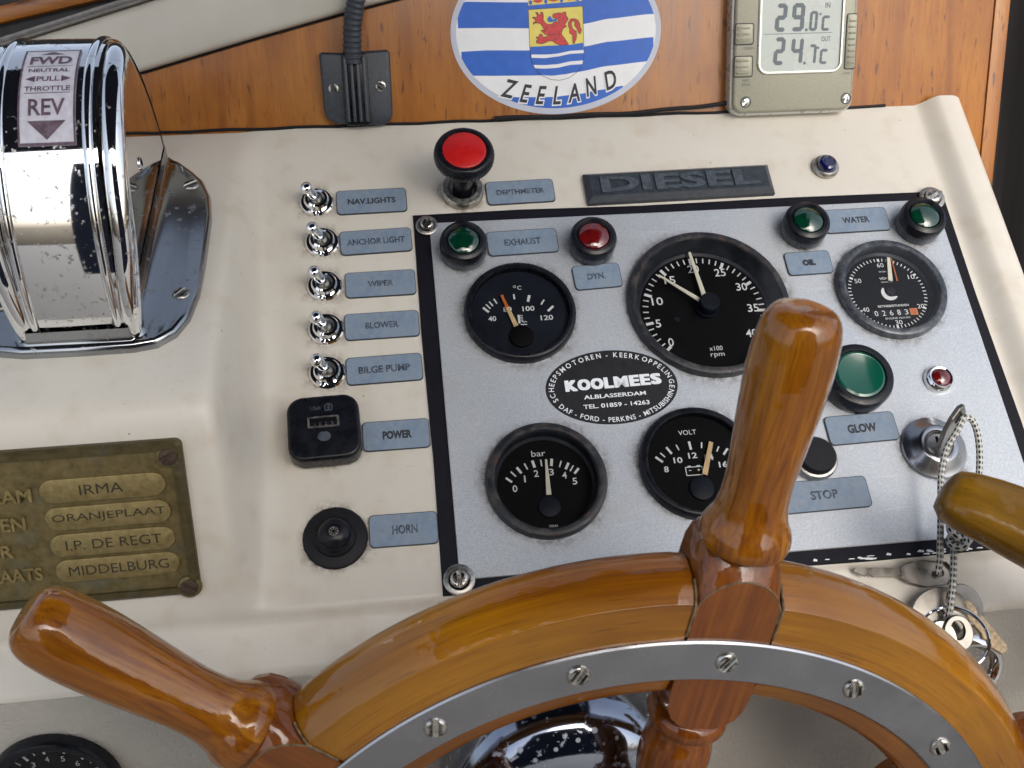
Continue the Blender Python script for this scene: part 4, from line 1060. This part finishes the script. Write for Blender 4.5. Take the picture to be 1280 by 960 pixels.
# mirror side cheeks
for x in (-133.4, -176.7):
    q = [(hv(a, 100, 71.5)[0], hv(a, 100, 71.5)[1] + .5) for a in angs]
    mb = MB(); n = len(q); mb.add([(x, y, h) for y, h in q], [tuple(range(n))]); obj('cheek_plate', mb, 'clean_chrome', th, recalc=False)
# raised moulding along the front edges, running out over the top
def fade(a, a0, a1): return 1 - sstep(a0, a1, math.degrees(a))
for xb, s_ in ((-133.6, 1), (-176.4, -1)):
    k_ = [a for a in angs if math.degrees(a) < 128]
    mb = MB(); mb.tube([(xb + s_ * (1.6 + 4.0 * sstep(0, 35, math.degrees(a))) * fade(a, 84, 120) - s_ * 1.6 * (1 - fade(a, 96, 122)), *hv(a, 99.6, 70.8)) for a in k_], [5.4 * max(.10, fade(a, 90, 124)) for a in k_], 18, cap=True)
    obj('edge_bead', mb, 'chrome', th, sharp=80)
    mb = MB(); mb.tube([(xb - s_ * 3.6, *hv(a, 103.2, 74.1)) for a in angs], 2.3, 14, cap=True)
    obj('edge_bead', mb, 'chrome', th, sharp=80)
# flanged foot
half = [(0, -22), (14, -23), (23, -27), (30, -32), (38, -42), (44, -51), (49, -66), (50.8, -84), (50.8, -120), (50, -144), (47, -162), (42, -173), (34, -179.6), (24, -181.6), (0, -182)]
foot = [(XC + x, y) for x, y in half] + [(XC - x, y) for x, y in half[::-1][1:-1]]
# concave sweep from flange up to the cheek: loft of outlines
def shrink(poly, kx, y0, y1):
    o = []
    for x, y in poly:
        yy = max(min(y, y0), y1); o.append((XC + (x - XC) * kx if abs(x - XC) > 1 else x, yy))
    return o
foot = foot[::-1] if area(foot) < 0 else foot
i1 = inset(foot, 1.2); i2 = inset(foot, 2.6)
def to_body(t_): 
    o = []
    for x, y in foot:
        bx_ = max(-177.0, min(-133.0, x)); by_ = max(-177.5, min(-25.5, y)); o.append((x * (1 - t_) + bx_ * t_, y * (1 - t_) + by_ * t_))
    return o
L3 = [[(x, y, 0) for x, y in foot], [(x, y, 3.2) for x, y in foot], [(x, y, 4.6) for x, y in i1], [(x, y, 5.0) for x, y in i2]]
for t_, h_ in ((.35, 4.4), (.6, 4.5), (.78, 5.0), (.90, 6.2), (.97, 8.2), (1.0, 11.5)):
    L3.append([(x, y, h_) for x, y in to_body(t_)])
obj('foot_flange', MB().loft(L3, False), 'pitted_chrome', th, sharp=50)
for (x, y) in ((-117.5, -56), (-113.8, -147), (-195, -148)):
    slot_screw(th, (x, y, 4.2), 4.4, 1.6, random.uniform(20, 60), 'dull_steel', None, 'flange_screw')
slot_screw(th, (0, 0, 0), 3.4, 1.6, 40, 'chrome', None, 'cheek_screw').matrix_local = Matrix.Translation(Vector((-134, -86, 38)) * MM) @ Matrix.Rotation(R(90), 4, 'Y')
# sticker bent round the drum
def on_drum(u, w, lift=.25):      # u along x, w arc position in degrees of the ellipse parameter
    y, h = hv(R(w), 104 + lift, 75 + lift); return (u, y, h + .5)
A_TOP, A_BOT = 91.0, 54.5
SX0, SX1 = -164.8, -141.6
def arcpos(f): return A_TOP + (A_BOT - A_TOP) * f
def wrap(mb2, lift):
    """bend a flat mesh (0..1 across, 0..1 down) onto the drum"""
    mb2.v = [on_drum(SX0 + (SX1 - SX0) * x, arcpos(y), lift + z) for x, y, z in mb2.v]; mb2.g = list(mb2.v); return mb2
def gridpoly(x0, x1, y0, y1, nx, ny):
    v = [(x0 + (x1 - x0) * i / nx, y0 + (y1 - y0) * j / ny, 0) for i in range(nx + 1) for j in range(ny + 1)]
    return MB().add(v, [(i * (ny + 1) + j, (i + 1) * (ny + 1) + j, (i + 1) * (ny + 1) + j + 1, i * (ny + 1) + j + 1) for i in range(nx) for j in range(ny)])
st = obj('sticker', wrap(gridpoly(0, 1, 0, 1, 8, 24), .25), 'worn_sticker_white', th)
mb = MB()
def bar(x0, y0, x1, y1):
    global mb
    g_ = gridpoly(x0, x1, y0, y1, 2, 24); mb.add(g_.v, g_.f)
for b_ in ((.0, .0, .035, 1), (.965, 0, 1, 1), (0, 0, 1, .012), (0, .975, 1, 1)): bar(*b_)
def stext(s_, y, h, w, bold=.02):
    global mb
    t_ = text(MB(), s_, 0, 0, h * .78, w * .78, 0, bold=bold); mb.add([(.5 + x / .78, y - yy / .78, 0) for x, yy, z in t_.v], [f[::-1] for f in t_.f])
stext('FWD', .165, .115, .74, .035); stext('NEUTRAL', .30, .045, .72); stext('PULL', .40, .055, .40); stext('THROTTLE', .505, .05, .80)
stext('REV', .68, .15, .64, .02)
bar(.1, .545, .9, .552); bar(.1, .245, .9, .252)
def tri(p):
    global mb
    mb.add([(x, y, 0) for x, y in p], [tuple(range(len(p)))])
tri([(.28, .075), (.50, .03), (.72, .075)]); tri([(.16, .80), (.84, .80), (.5, .955)])
tri([(.10, .40), (.27, .365), (.27, .435)]); tri([(.90, .40), (.73, .365), (.73, .435)])
obj('sticker_print', wrap(mb, .5), 'worn_sticker_ink', st)

# ================================================================== BRASS NAME PLATE
cf, sf = math.cos(R(43)), math.sin(R(43))
FF = fr((0, -218.7, 0), (1, 0, 0), (0, cf, sf))
bp = thing('name_plate', 'tarnished cast brass name plate with IRMA and ORANJEPLAAT in raised panels', 'name plate', FF @ Matrix.Rotation(R(.3), 4, 'Z'))
PX0, PX1, PY0, PY1 = -262, -109.2, 16.6, 91.0
pc = ((PX0 + PX1) / 2, (PY0 + PY1) / 2)
obj('rim', plate_holes(rrect(PX1 - PX0, PY1 - PY0, 3, 4, *pc), [rrect(PX1 - PX0 - 8.4, PY1 - PY0 - 8.4, 2.2, 4, *pc)], 0, 4.6, 1.6), 'brass_edge', bp)
obj('field', MB().prism(rrect(PX1 - PX0 - 8, PY1 - PY0 - 8, 2.4, 4, *pc), 0, 2.8), 'brass_field', bp)
for cyy, tx, tw, x0, x1, ink in ((71.6, 'IRMA', 18.4, -170.8, -117.8, 0), (58.6, 'ORANJEPLAAT', 48, -170.6, -117.2, 0), (45.8, 'I.P. DE REGT', 41, -170.4, -117.0, 0), (33.4, 'MIDDELBURG', 43, -170.0, -116.6, 0)):
    p_ = obj('raised_panel', MB().prism(rrect(x1 - x0, 11.0, 5.4, 8, (x0 + x1) / 2, cyy), 2.6, 4.3, .6, 2), 'brass_raised', bp)
    obj('lettering', text(MB(), tx, (x0 + x1) / 2 + (.5 if tx != 'IRMA' else -.6), cyy, 4.6, tw, 4.36, rz=.3), 'brass_ink', p_)
mb = MB()
for cyy, tx, xr, w_ in ((70.6, 'NAAM', -174.2, 25), (57.6, 'HAVEN', -178.8, 28), (45.0, 'EIGENAAR', -186, 42), (33.2, 'WOONPLAATS', -175.6, 52)): text(mb, tx, xr, cyy, 6.4, w_, 2.7, align='r', dep=1.4, bold=.022)
obj('cast_lettering', mb, 'brass_raised', bp)
for x, y, a in ((-115.2, 83.7, 30), (-114.0, 20.4, -45), (-257, 84, 10), (-257, 22, 70)):
    obj('boss', MB().lathe([(5.6, 2.6), (5.2, 4.0), (4.4, 4.4), (0, 4.4)], 28, (x, y, 0)), 'brass_field', bp)
    slot_screw(bp, (x, y, 4.3), 3.9, .9, a, 'old_screw', None, 'plate_screw', dome=.15)

# ================================================================== ON THE BULKHEAD
# cable gland with corrugated hose
gl = thing('cable_gland', 'black ribbed cable gland with two screws, top left on the wooden bulkhead', 'cable gland', BH @ Matrix.Translation(Vector((-27.2, 20.6, 0)) * MM))
obj('body', MB().prism([(-20.0, 19.6), (-18.8, 21.0), (-8, 20.4), (8, 21.0), (18.6, 21.4), (20.0, 19.6), (19.6, -14), (18.0, -18), (13.5, -20.6), (-13.0, -18.8), (-18.4, -15.4), (-19.6, -11)], 0, 7.2, 1.8, 3), 'slate_plastic', gl, sharp=50)
ho = obj('hump', MB().prism(rrect(14.6, 40, 2, 3, -.4, 0), 6.6, 9.4, 1.0, 2), 'black_plastic', gl)
for k in range(4): obj('rib', MB().prism(rrect(1.9, 36, .6, 2, -5.7 + 3.5 * k, 0), 9.2, 11.0, .6, 2), 'slate_plastic', ho)
slot_screw(gl, (-13.2, .8, 6.4), 3.3, 1.3, 95, 'dull_steel', None, 'gland_screw'); slot_screw(gl, (13.6, 1.6, 6.4), 3.3, 1.3, -38, 'screw_steel', None, 'gland_screw')
# hose rises from the gland
P = [Vector((-1.0, 14 + 2 * i * .5, 8.4 + .004 * i * i)) for i in range(4)]
ctl = [(-1.0, 15, 8.0), (-.8, 24, 9.4), (.4, 36, 12), (3.5, 50, 15), (7.0, 70, 20), (9, 110, 30)]
P = []
for i in range(len(ctl) - 1):
    p0, p1, p2, p3 = [Vector(ctl[max(0, min(len(ctl) - 1, i + k))]) for k in (-1, 0, 1, 2)]
    for j in range(36):
        u = j / 36; P.append(.5 * ((2 * p1) + (p2 - p0) * u + (2 * p0 - 5 * p1 + 4 * p2 - p3) * u * u + (3 * p1 - p0 - 3 * p2 + p3) * u ** 3))
cum = 0; rads = []
for i, p in enumerate(P):
    if i: cum += (p - P[i - 1]).length
    rads.append(5.0 + .45 * max(-.4, math.cos(cum / 3.1 * 2 * math.pi)))
t = thing('conduit_hose', 'black corrugated hose rising out of the cable gland', 'hose', BH @ Matrix.Translation(Vector((-27.2, 20.6, 0)) * MM))
obj('hose_wall', MB().tube(P, rads, 20), 'slate_plastic', t, sharp=70)

# oval province sticker
ST = thing('oval_sticker', 'oval blue and white ZEELAND sticker with a red lion shield on the wooden bulkhead', 'sticker', BH @ Matrix.Translation(Vector((90.8, 49, .15)) * MM))
RX, RY = 62.4, 46.4
IX, IY = 59.2, 42.9
obj('border', MB().prism(ell(RX, RY, 96), 0, .25), 'sticker_grey', ST)
obj('white_ground', MB().prism(ell(IX, IY, 96), .1, .32), 'sticker_white', ST)
def curve_y(pts, x):
    if x <= pts[0][0]: return pts[0][1]
    for a, b in zip(pts, pts[1:]):
        if x <= b[0]:
            t_ = (x - a[0]) / (b[0] - a[0]); t_ = t_ * t_ * (3 - 2 * t_) * .5 + t_ * .5; return a[1] + (b[1] - a[1]) * t_
    return pts[-1][1]
def band(mb_, top, bot, z, xr, clip, n=90):
    prev = None
    for i in range(n + 1):
        x = -xr + 2 * xr * i / n
        lim = clip(x)
        if lim is None: prev = None; continue
        lo_, hi_ = lim; t_ = min(hi_, curve_y(top, x)) if top else hi_; b_ = max(lo_, curve_y(bot, x)) if bot else lo_
        if t_ - b_ < .02: prev = None; continue
        if prev: mb_.flat([(prev[0], prev[2]), (x, b_), (x, t_), (prev[0], prev[1])], z)
        prev = (x, t_, b_)
    return mb_
elc = lambda x: None if abs(x) >= IX else (-IY * math.sqrt(1 - (x / IX) ** 2), IY * math.sqrt(1 - (x / IX) ** 2))
c_b0 = [(-60, 30.5), (-17, 30), (16, 31), (60, 35)]; c_t0 = [(-60, 43), (60, 46)]
c1t = [(-60, 18.2), (-17.6, 16.9), (16, 18.0), (31, 20.5), (60, 23)]
c1b = [(-56.9, 3.7), (-41, 3.5), (-16.9, 2.7), (15.9, 4.3), (31, 6.8), (55.8, 8.8)]
c2t = [(-59, -9.3), (-41.5, -8.9), (-16.3, -9.6), (16.1, -8.3), (31, -6), (58.7, -4.1)]
c2b = [(-53, -22.8), (-31, -23.4), (-10.9, -23.8), (11.6, -22.6), (30.9, -19.6), (53.7, -17.8)]
c3t = [(-36.9, -35), (-20.2, -36), (-3.3, -36.4), (13.7, -35.1), (25.1, -33.3), (39.4, -31.3)]
mb = MB()
band(mb, c1t, c1b, .36, IX - .01, elc); band(mb, c2t, c2b, .36, IX - .01, elc); band(mb, c3t, None, .36, IX - .01, elc); band(mb, c_t0, c_b0, .36, IX - .01, elc)
obj('blue_waves', mb, 'sticker_blue', ST)
# shield
sho = [(-16.6, 12.9), (15.4, 14.1), (15.9, -8.0), (16.0, -14.0), (14.8, -19.0), (11.1, -23.0), (6.5, -25.9), (1.0, -27.0), (-4.4, -26.3), (-9.8, -23.8), (-13.6, -19.8), (-15.6, -15.5), (-16.3, -7.6)]
sh = obj('shield', MB().flat(sho, .42), 'sticker_yellow', ST, recalc=False)
def shc(x):
    ys = []
    for i in range(len(sho)):
        a, b = sho[i], sho[(i + 1) % len(sho)]
        if (a[0] - x) * (b[0] - x) <= 0 and a[0] != b[0]: ys.append(a[1] + (b[1] - a[1]) * (x - a[0]) / (b[0] - a[0]))
    return (min(ys), max(ys)) if len(ys) > 1 else None
ytop = [(-16.3, -7.6), (-2.7, -7.3), (6.2, -7.2), (15.8, -6.2)]
mb = MB(); band(mb, ytop, None, .46, 15.99, shc, 60); obj('shield_sea', mb, 'sticker_blue', sh, recalc=False)
mb = MB()
band(mb, [(-16.2, -11.9), (-7.3, -12.2), (-.6, -11.9), (8.4, -10.5), (16.1, -10.2)], [(-15.8, -13.8), (-7.3, -14.2), (-.6, -13.6), (8.4, -12.2), (16, -12)], .5, 15.95, shc, 60)
band(mb, [(-15, -17.8), (-7.4, -18.1), (-.7, -17.8), (8.3, -16.4), (16, -16.1)], [(-14.1, -19.7), (-7.4, -20.1), (-.7, -19.9), (8.3, -18.4), (16, -18.2)], .5, 15.95, shc, 60)
band(mb, [(-10.3, -23.7), (-3, -24.2), (3.7, -23.7), (11.1, -22.7)], None, .5, 15.95, shc, 60)
obj('shield_waves', mb, 'sticker_white', sh, recalc=False)
LION = [(-12.5, 11.2), (-11.3, 11.3), (-10.3, 9.9), (-9.6, 9.7), (-9.4, 11.4), (-8.2, 11.2), (-7.8, 9.0), (-8.0, 7.1), (-6.6, 5.1), (-4.5, 4.4), (-2.8, 4.7), (-1.6, 5.8), (0.1, 5.8), (1.1, 6.6), (0.0, 7.6), (-2.2, 8.2), (-2.5, 9.4), (-1.8, 10.3), (1.5, 10.8), (3.3, 10.5), (4.2, 11.2), (5.5, 11.0), (5.5, 9.2), (6.8, 7.3), (5.9, 5.9), (4.9, 4.5), (4.8, 3.6), (5.7, 3.7), (5.2, 2.7), (3.7, 2.3), (3.2, 1.0), (2.6, -0.4), (2.8, -1.5), (3.9, -2.7), (5.4, -4.9), (6.8, -6.9), (4.7, -7.2), (2.4, -7.3), (0.9, -6.9), (-0.6, -6.2), (-2.9, -4.7), (-5.0, -4.7), (-7.1, -5.6), (-9.2, -6.2), (-10.7, -5.9), (-12.2, -5.6), (-12.3, -4.2), (-10.9, -3.9), (-12.4, -2.8), (-12.2, -2.1), (-10.9, -2.4), (-10.3, -0.8), (-9.1, -0.7), (-8.2, -2.5), (-6.5, -2.3), (-4.9, -1.2), (-7.0, -1.0), (-9.6, 1.4), (-8.4, 1.5), (-7.0, 1.2), (-8.1, 2.6), (-9.5, 4.9), (-11.3, 5.5), (-13.1, 5.4), (-14.0, 4.7), (-13.8, 5.8), (-12.5, 6.2), (-12.9, 7.6), (-14.6, 8.5), (-13.3, 8.8), (-11.8, 8.4), (-11.5, 9.9)]
tail_o = [(9.4, -6.4), (9.2, -3.9), (9.3, -1.7), (7.5, -.8), (7.4, .6), (7.7, 1.4), (6.8, 3.4), (7.0, 5.6), (8.2, 7.2), (10.3, 7.4), (12.4, 6.6), (13.6, 4.6), (13.8, 2.4), (14.6, 1.2), (14.2, 0), (13.7, -1.4), (12.6, -.2), (11.8, 1.9), (10.4, 3.8), (10.8, 5.2), (10.0, 6.1), (9.0, 5.8), (8.5, 4.6), (9.2, 1.8), (10.4, .9), (11.5, .2), (11.6, -2.3), (11.3, -4.1), (10.6, -5.2), (10.3, -6.4)]
li = obj('lion', MB().flat(LION, .56).flat(tail_o, .56), 'sticker_red', sh, recalc=False)
mb = MB()
for poly in (LION, tail_o):
    for a, b in zip(poly, poly[1:] + poly[:1]): line(mb, a, b, .28, .60 + random.random() * .02)
for a, b in (((-5.0, -1.4), (3.0, -1.0)), ((-6.0, 3.6), (-7.2, .4)), ((-4.0, .6), (-5.0, -1.6)), ((1.6, .4), (1.0, -2.8)), ((1.0, -2.8), (-1.8, -4.2)), ((4.6, 8.4), (3.0, 6.4)), ((-2.6, 3.6), (-.6, 3.4)), ((1.4, 8.6), (2.2, 8.7))): line(mb, a, b, .25, .63)
for a, b in zip(sho, sho[1:] + sho[:1]): line(mb, a, b, .25, .52 + random.random() * .02)
obj('shield_outlines', mb, 'print_dark', sh, recalc=False)
mb = MB().flat([(0.1, 7.6), (-2.4, 7.2), (-3.4, 8.4), (-3.4, 9.0), (-4.6, 8.9), (-5.6, 7.6), (-5.3, 6.2), (-3.6, 5.6), (-1.5, 6.2), (0.0, 6.1)], .6)
obj('lion_tongue', mb, 'sticker_blue', sh, recalc=False)
# crown cut by the frame
cr = obj('crown', MB().flat([(-16.6, 15.2), (14.9, 17.0), (15.3, 24), (10, 31), (0, 36), (-10, 30.5), (-16.6, 23.5)], .42), 'sticker_yellow', ST, recalc=False)
mb = MB()
for x, k in ((-10.9, 0), (-1.6, 1), (7.7, 0)): mb.flat([(x - 3.2, 17.8 + x * .05), (x, 16.9 + x * .05), (x + 3.2, 17.9 + x * .05), (x, 20.2 + x * .05)], .5)
obj('rubies', mb, 'sticker_red', cr, recalc=False)
mb = MB()
for x in (-15.2, -6.2, 3.0, 12.4): mb.flat(ell(1.0, 1.3, 16, x, 17.5 + x * .05), .5)
obj('sapphires', mb, 'sticker_blue', cr, recalc=False)
# ZEELAND lettering follows the lower edge
for nm, bold, z, mt in (('lettering_outline', .075, .56, 'sticker_white'), ('lettering', .02, .66, 'print_dark')):
    mb = MB()
    for ch, x, y, a in (('Z', -29.0, -30.6, -14), ('E', -19.4, -33.6, -9), ('E', -10.2, -34.8, -4), ('L', -.9, -35.2, 1), ('A', 9.0, -34.2, 8), ('N', 20.0, -30.8, 14), ('D', 31.4, -27.4, 20)):
        v, f = glyphs(ch, bold, .28); v0, _ = glyphs(ch, 0, .28)
        mx = (min(p[0] for p in v0) + max(p[0] for p in v0)) / 2; sc = 14.6; aa = R(a); k = .70 if ch != 'N' else .62
        mb.add([(x + (p[0] - mx) * sc * k * math.cos(aa) - (p[1] - .36) * sc * math.sin(aa), y + (p[0] - mx) * sc * k * math.sin(aa) + (p[1] - .36) * sc * math.cos(aa), z) for p in v], f)
    obj(nm, mb, mt, ST, recalc=False)

# digital thermometer
TH = thing('digital_thermometer', 'olive grey digital thermometer showing 29.0 and 24.7 on the wooden bulkhead', 'thermometer', BH @ Matrix.Translation(Vector((232.0, 44.4, 0)) * MM))
w_, h_ = 77.0, 92.8
obj('case', MB().prism(rrect(w_, h_, 7.5, 8), 0, 9.0, 1.2, 3), 'case_light', TH, sharp=50)
obj('front', MB().prism(rrect(w_ - 2.6, h_ - 2.8, 6.4, 8), 8.5, 11.2, 1.6, 4), 'case_olive', TH, sharp=50)
def ring_poly(w, h, r, cx, cy, d): return rrect(w, h, r, 6, cx, cy), rrect(w - 2 * d, h - 2 * d, r - d, 6, cx, cy)
DC = (3.2, 21.0)
ou, inn = ring_poly(52.6, 88, 6.4, *DC, 1.6)
obj('screen_rim', plate_holes(ou, [inn], 10.8, 12.6, .6), 'case_light', TH)
lcd = obj('screen', MB().prism(rrect(49.4, 84.8, 5, 6, *DC), 10.9, 11.4), 'lcd_glass', TH)
SEG = dict(a=((0, 1), (1, 1)), b=((1, 1), (1, .5)), c=((1, .5), (1, 0)), d=((0, 0), (1, 0)), e=((0, .5), (0, 0)), f=((0, 1), (0, .5)), g=((0, .5), (1, .5)))
DG = {'0': 'abcdef', '2': 'abged', '9': 'abfgcd', '4': 'fgbc', '7': 'abc', 'C': 'afed'}
def seg(mb_, ch, x, y, w, h, th_, sh=.05, z=11.5):
    """x, y: lower left outer corner; w, h outer size"""
    x += th_ / 2; y += th_ / 2; w -= th_; h -= th_
    for s__ in DG[ch]:
        (x0, y0), (x1, y1) = SEG[s__]
        p = Vector((x + x0 * w + sh * y0 * h, y + y0 * h)); q = Vector((x + x1 * w + sh * y1 * h, y + y1 * h)); d = (q - p).normalized(); n = Vector((-d.y, d.x)); g_ = th_ * .08
        p2, q2 = p + d * g_, q - d * g_; t2 = th_ / 2
        mb_.flat([tuple(p2 - d * t2 * .6), tuple(p2 + d * t2 * .3 + n * t2), tuple(q2 - d * t2 * .3 + n * t2), tuple(q2 + d * t2 * .6), tuple(q2 - d * t2 * .3 - n * t2), tuple(p2 + d * t2 * .3 - n * t2)], z + random.random() * .03)
mb = MB()
for ch, x, y, w__, h__, t_ in (('2', -13.2, 1.0, 7.0, 15.8, 2.5), ('9', -3.2, 1.0, 7.8, 15.8, 2.5), ('0', 7.8, 1.0, 5.0, 11.2, 1.7), ('C', 15.4, .9, 5.4, 8.6, 1.6),
                             ('2', -13.4, -17.8, 6.8, 15.8, 2.4), ('4', -2.8, -17.8, 7.4, 15.6, 2.3), ('7', 8.2, -17.9, 4.8, 11.4, 1.7), ('C', 15.2, -17.9, 5.2, 8.6, 1.6)): seg(mb, ch, x, y, w__, h__, t_)
for x, y in ((5.6, 1.0), (5.4, -17.8)): mb.flat([(x, y), (x + 1.5, y), (x + 1.5, y + 1.5), (x, y + 1.5)], 11.5)
for x, y in ((14.6, 10.4), (14.2, -8.6)): mb.flat(ell(.75, .75, 12, x, y), 11.5)
text(mb, 'IN', 18.9, 15.2, 2.9, 3.0, 11.5, bold=.012); text(mb, 'OUT', 18.7, -3.6, 2.8, 5.8, 11.5, bold=.012); mb.flat([(-19.6, -.3), (22.4, -.3), (22.4, .05), (-19.6, .05)], 11.5)
obj('readout', mb, 'lcd_digit', lcd)
for yy in (.3, -18.0):
    b_ = obj('side_button', MB().prism(rrect(10.8, 11.4, 1.2, 3, -31.6, yy), 10.6, 12.2, .5, 2), 'case_olive', TH)
    mbb = MB()
    for k in (-3.4, 0, 3.4): mbb.prism(rrect(7.4, 1.0, .4, 2, -32.4, yy + k), 12.0, 12.9, .3, 1)
    obj('grip_ridges', mbb, 'case_olive', b_)
    obj('button_gap', plate_holes(rrect(11.8, 12.4, 1.6, 3, -31.4, yy), [rrect(10.8, 11.4, 1.2, 3, -31.6, yy)], 11.0, 11.35, .05), 'print_dark', b_)
b_ = obj('side_button', MB().prism(rrect(6.4, 31, 1.2, 3, 34.6, -5.6), 10.2, 11.7, .5, 2), 'case_olive', TH)
mbb = MB()
for k in range(8): mbb.prism(rrect(4.2, .9, .4, 2, 34.8, -17.6 + 3.4 * k), 11.4, 12.4, .3, 1)
obj('grip_ridges', mbb, 'case_olive', b_)
obj('button_gap', plate_holes(rrect(7.2, 31.9, 1.5, 3, 34.4, -5.6), [rrect(6.4, 31, 1.2, 3, 34.6, -5.6)], 11.0, 11.35, .05), 'print_dark', b_)
mb = MB(); text(mb, 'CLEAR', -28.6, -7.6, 1.5, 6, 11.28); text(mb, 'MAX', -29.6, -26.0, 1.6, 4.4, 11.28); text(mb, 'MIN', -29.5, -28.4, 1.6, 4.4, 11.28); text(mb, 'LIGHT', 33.0, -23.6, 1.4, 5, 11.28)
obj('small_print', mb, 'slate_worn', TH)
for x, y, a in ((-29.3, -38.4, 40), (33.4, -38.3, 75)):
    slot_screw(TH, (x, y, 10.8), 2.5, 1.2, a, 'clean_chrome', None, 'case_screw')
    obj('screw_recess', MB().lathe([(3.3, 11.0), (3.3, 11.3), (2.7, 11.3)], 24, (x, y, 0)), 'print_dark', TH)
# thin black cable along the foot of the bulkhead
mb = MB(); mb.tube([(52 + 7.4 * i, 1.6 + 4.6 * max(0, (i - 9) / 11) ** 1.6 + .3 * math.sin(i), 2.6) for i in range(21)], 1.25, 10)
tag(obj('sensor_cable', mb, 'black_rubber', None, BH), 'thin black cable running along the foot of the bulkhead to the thermometer', 'cable')

# slight depth of field, as from a small camera held close
cam_d.dof.use_dof = True
cam_d.dof.focus_distance = .54
cam_d.dof.aperture_fstop = 22
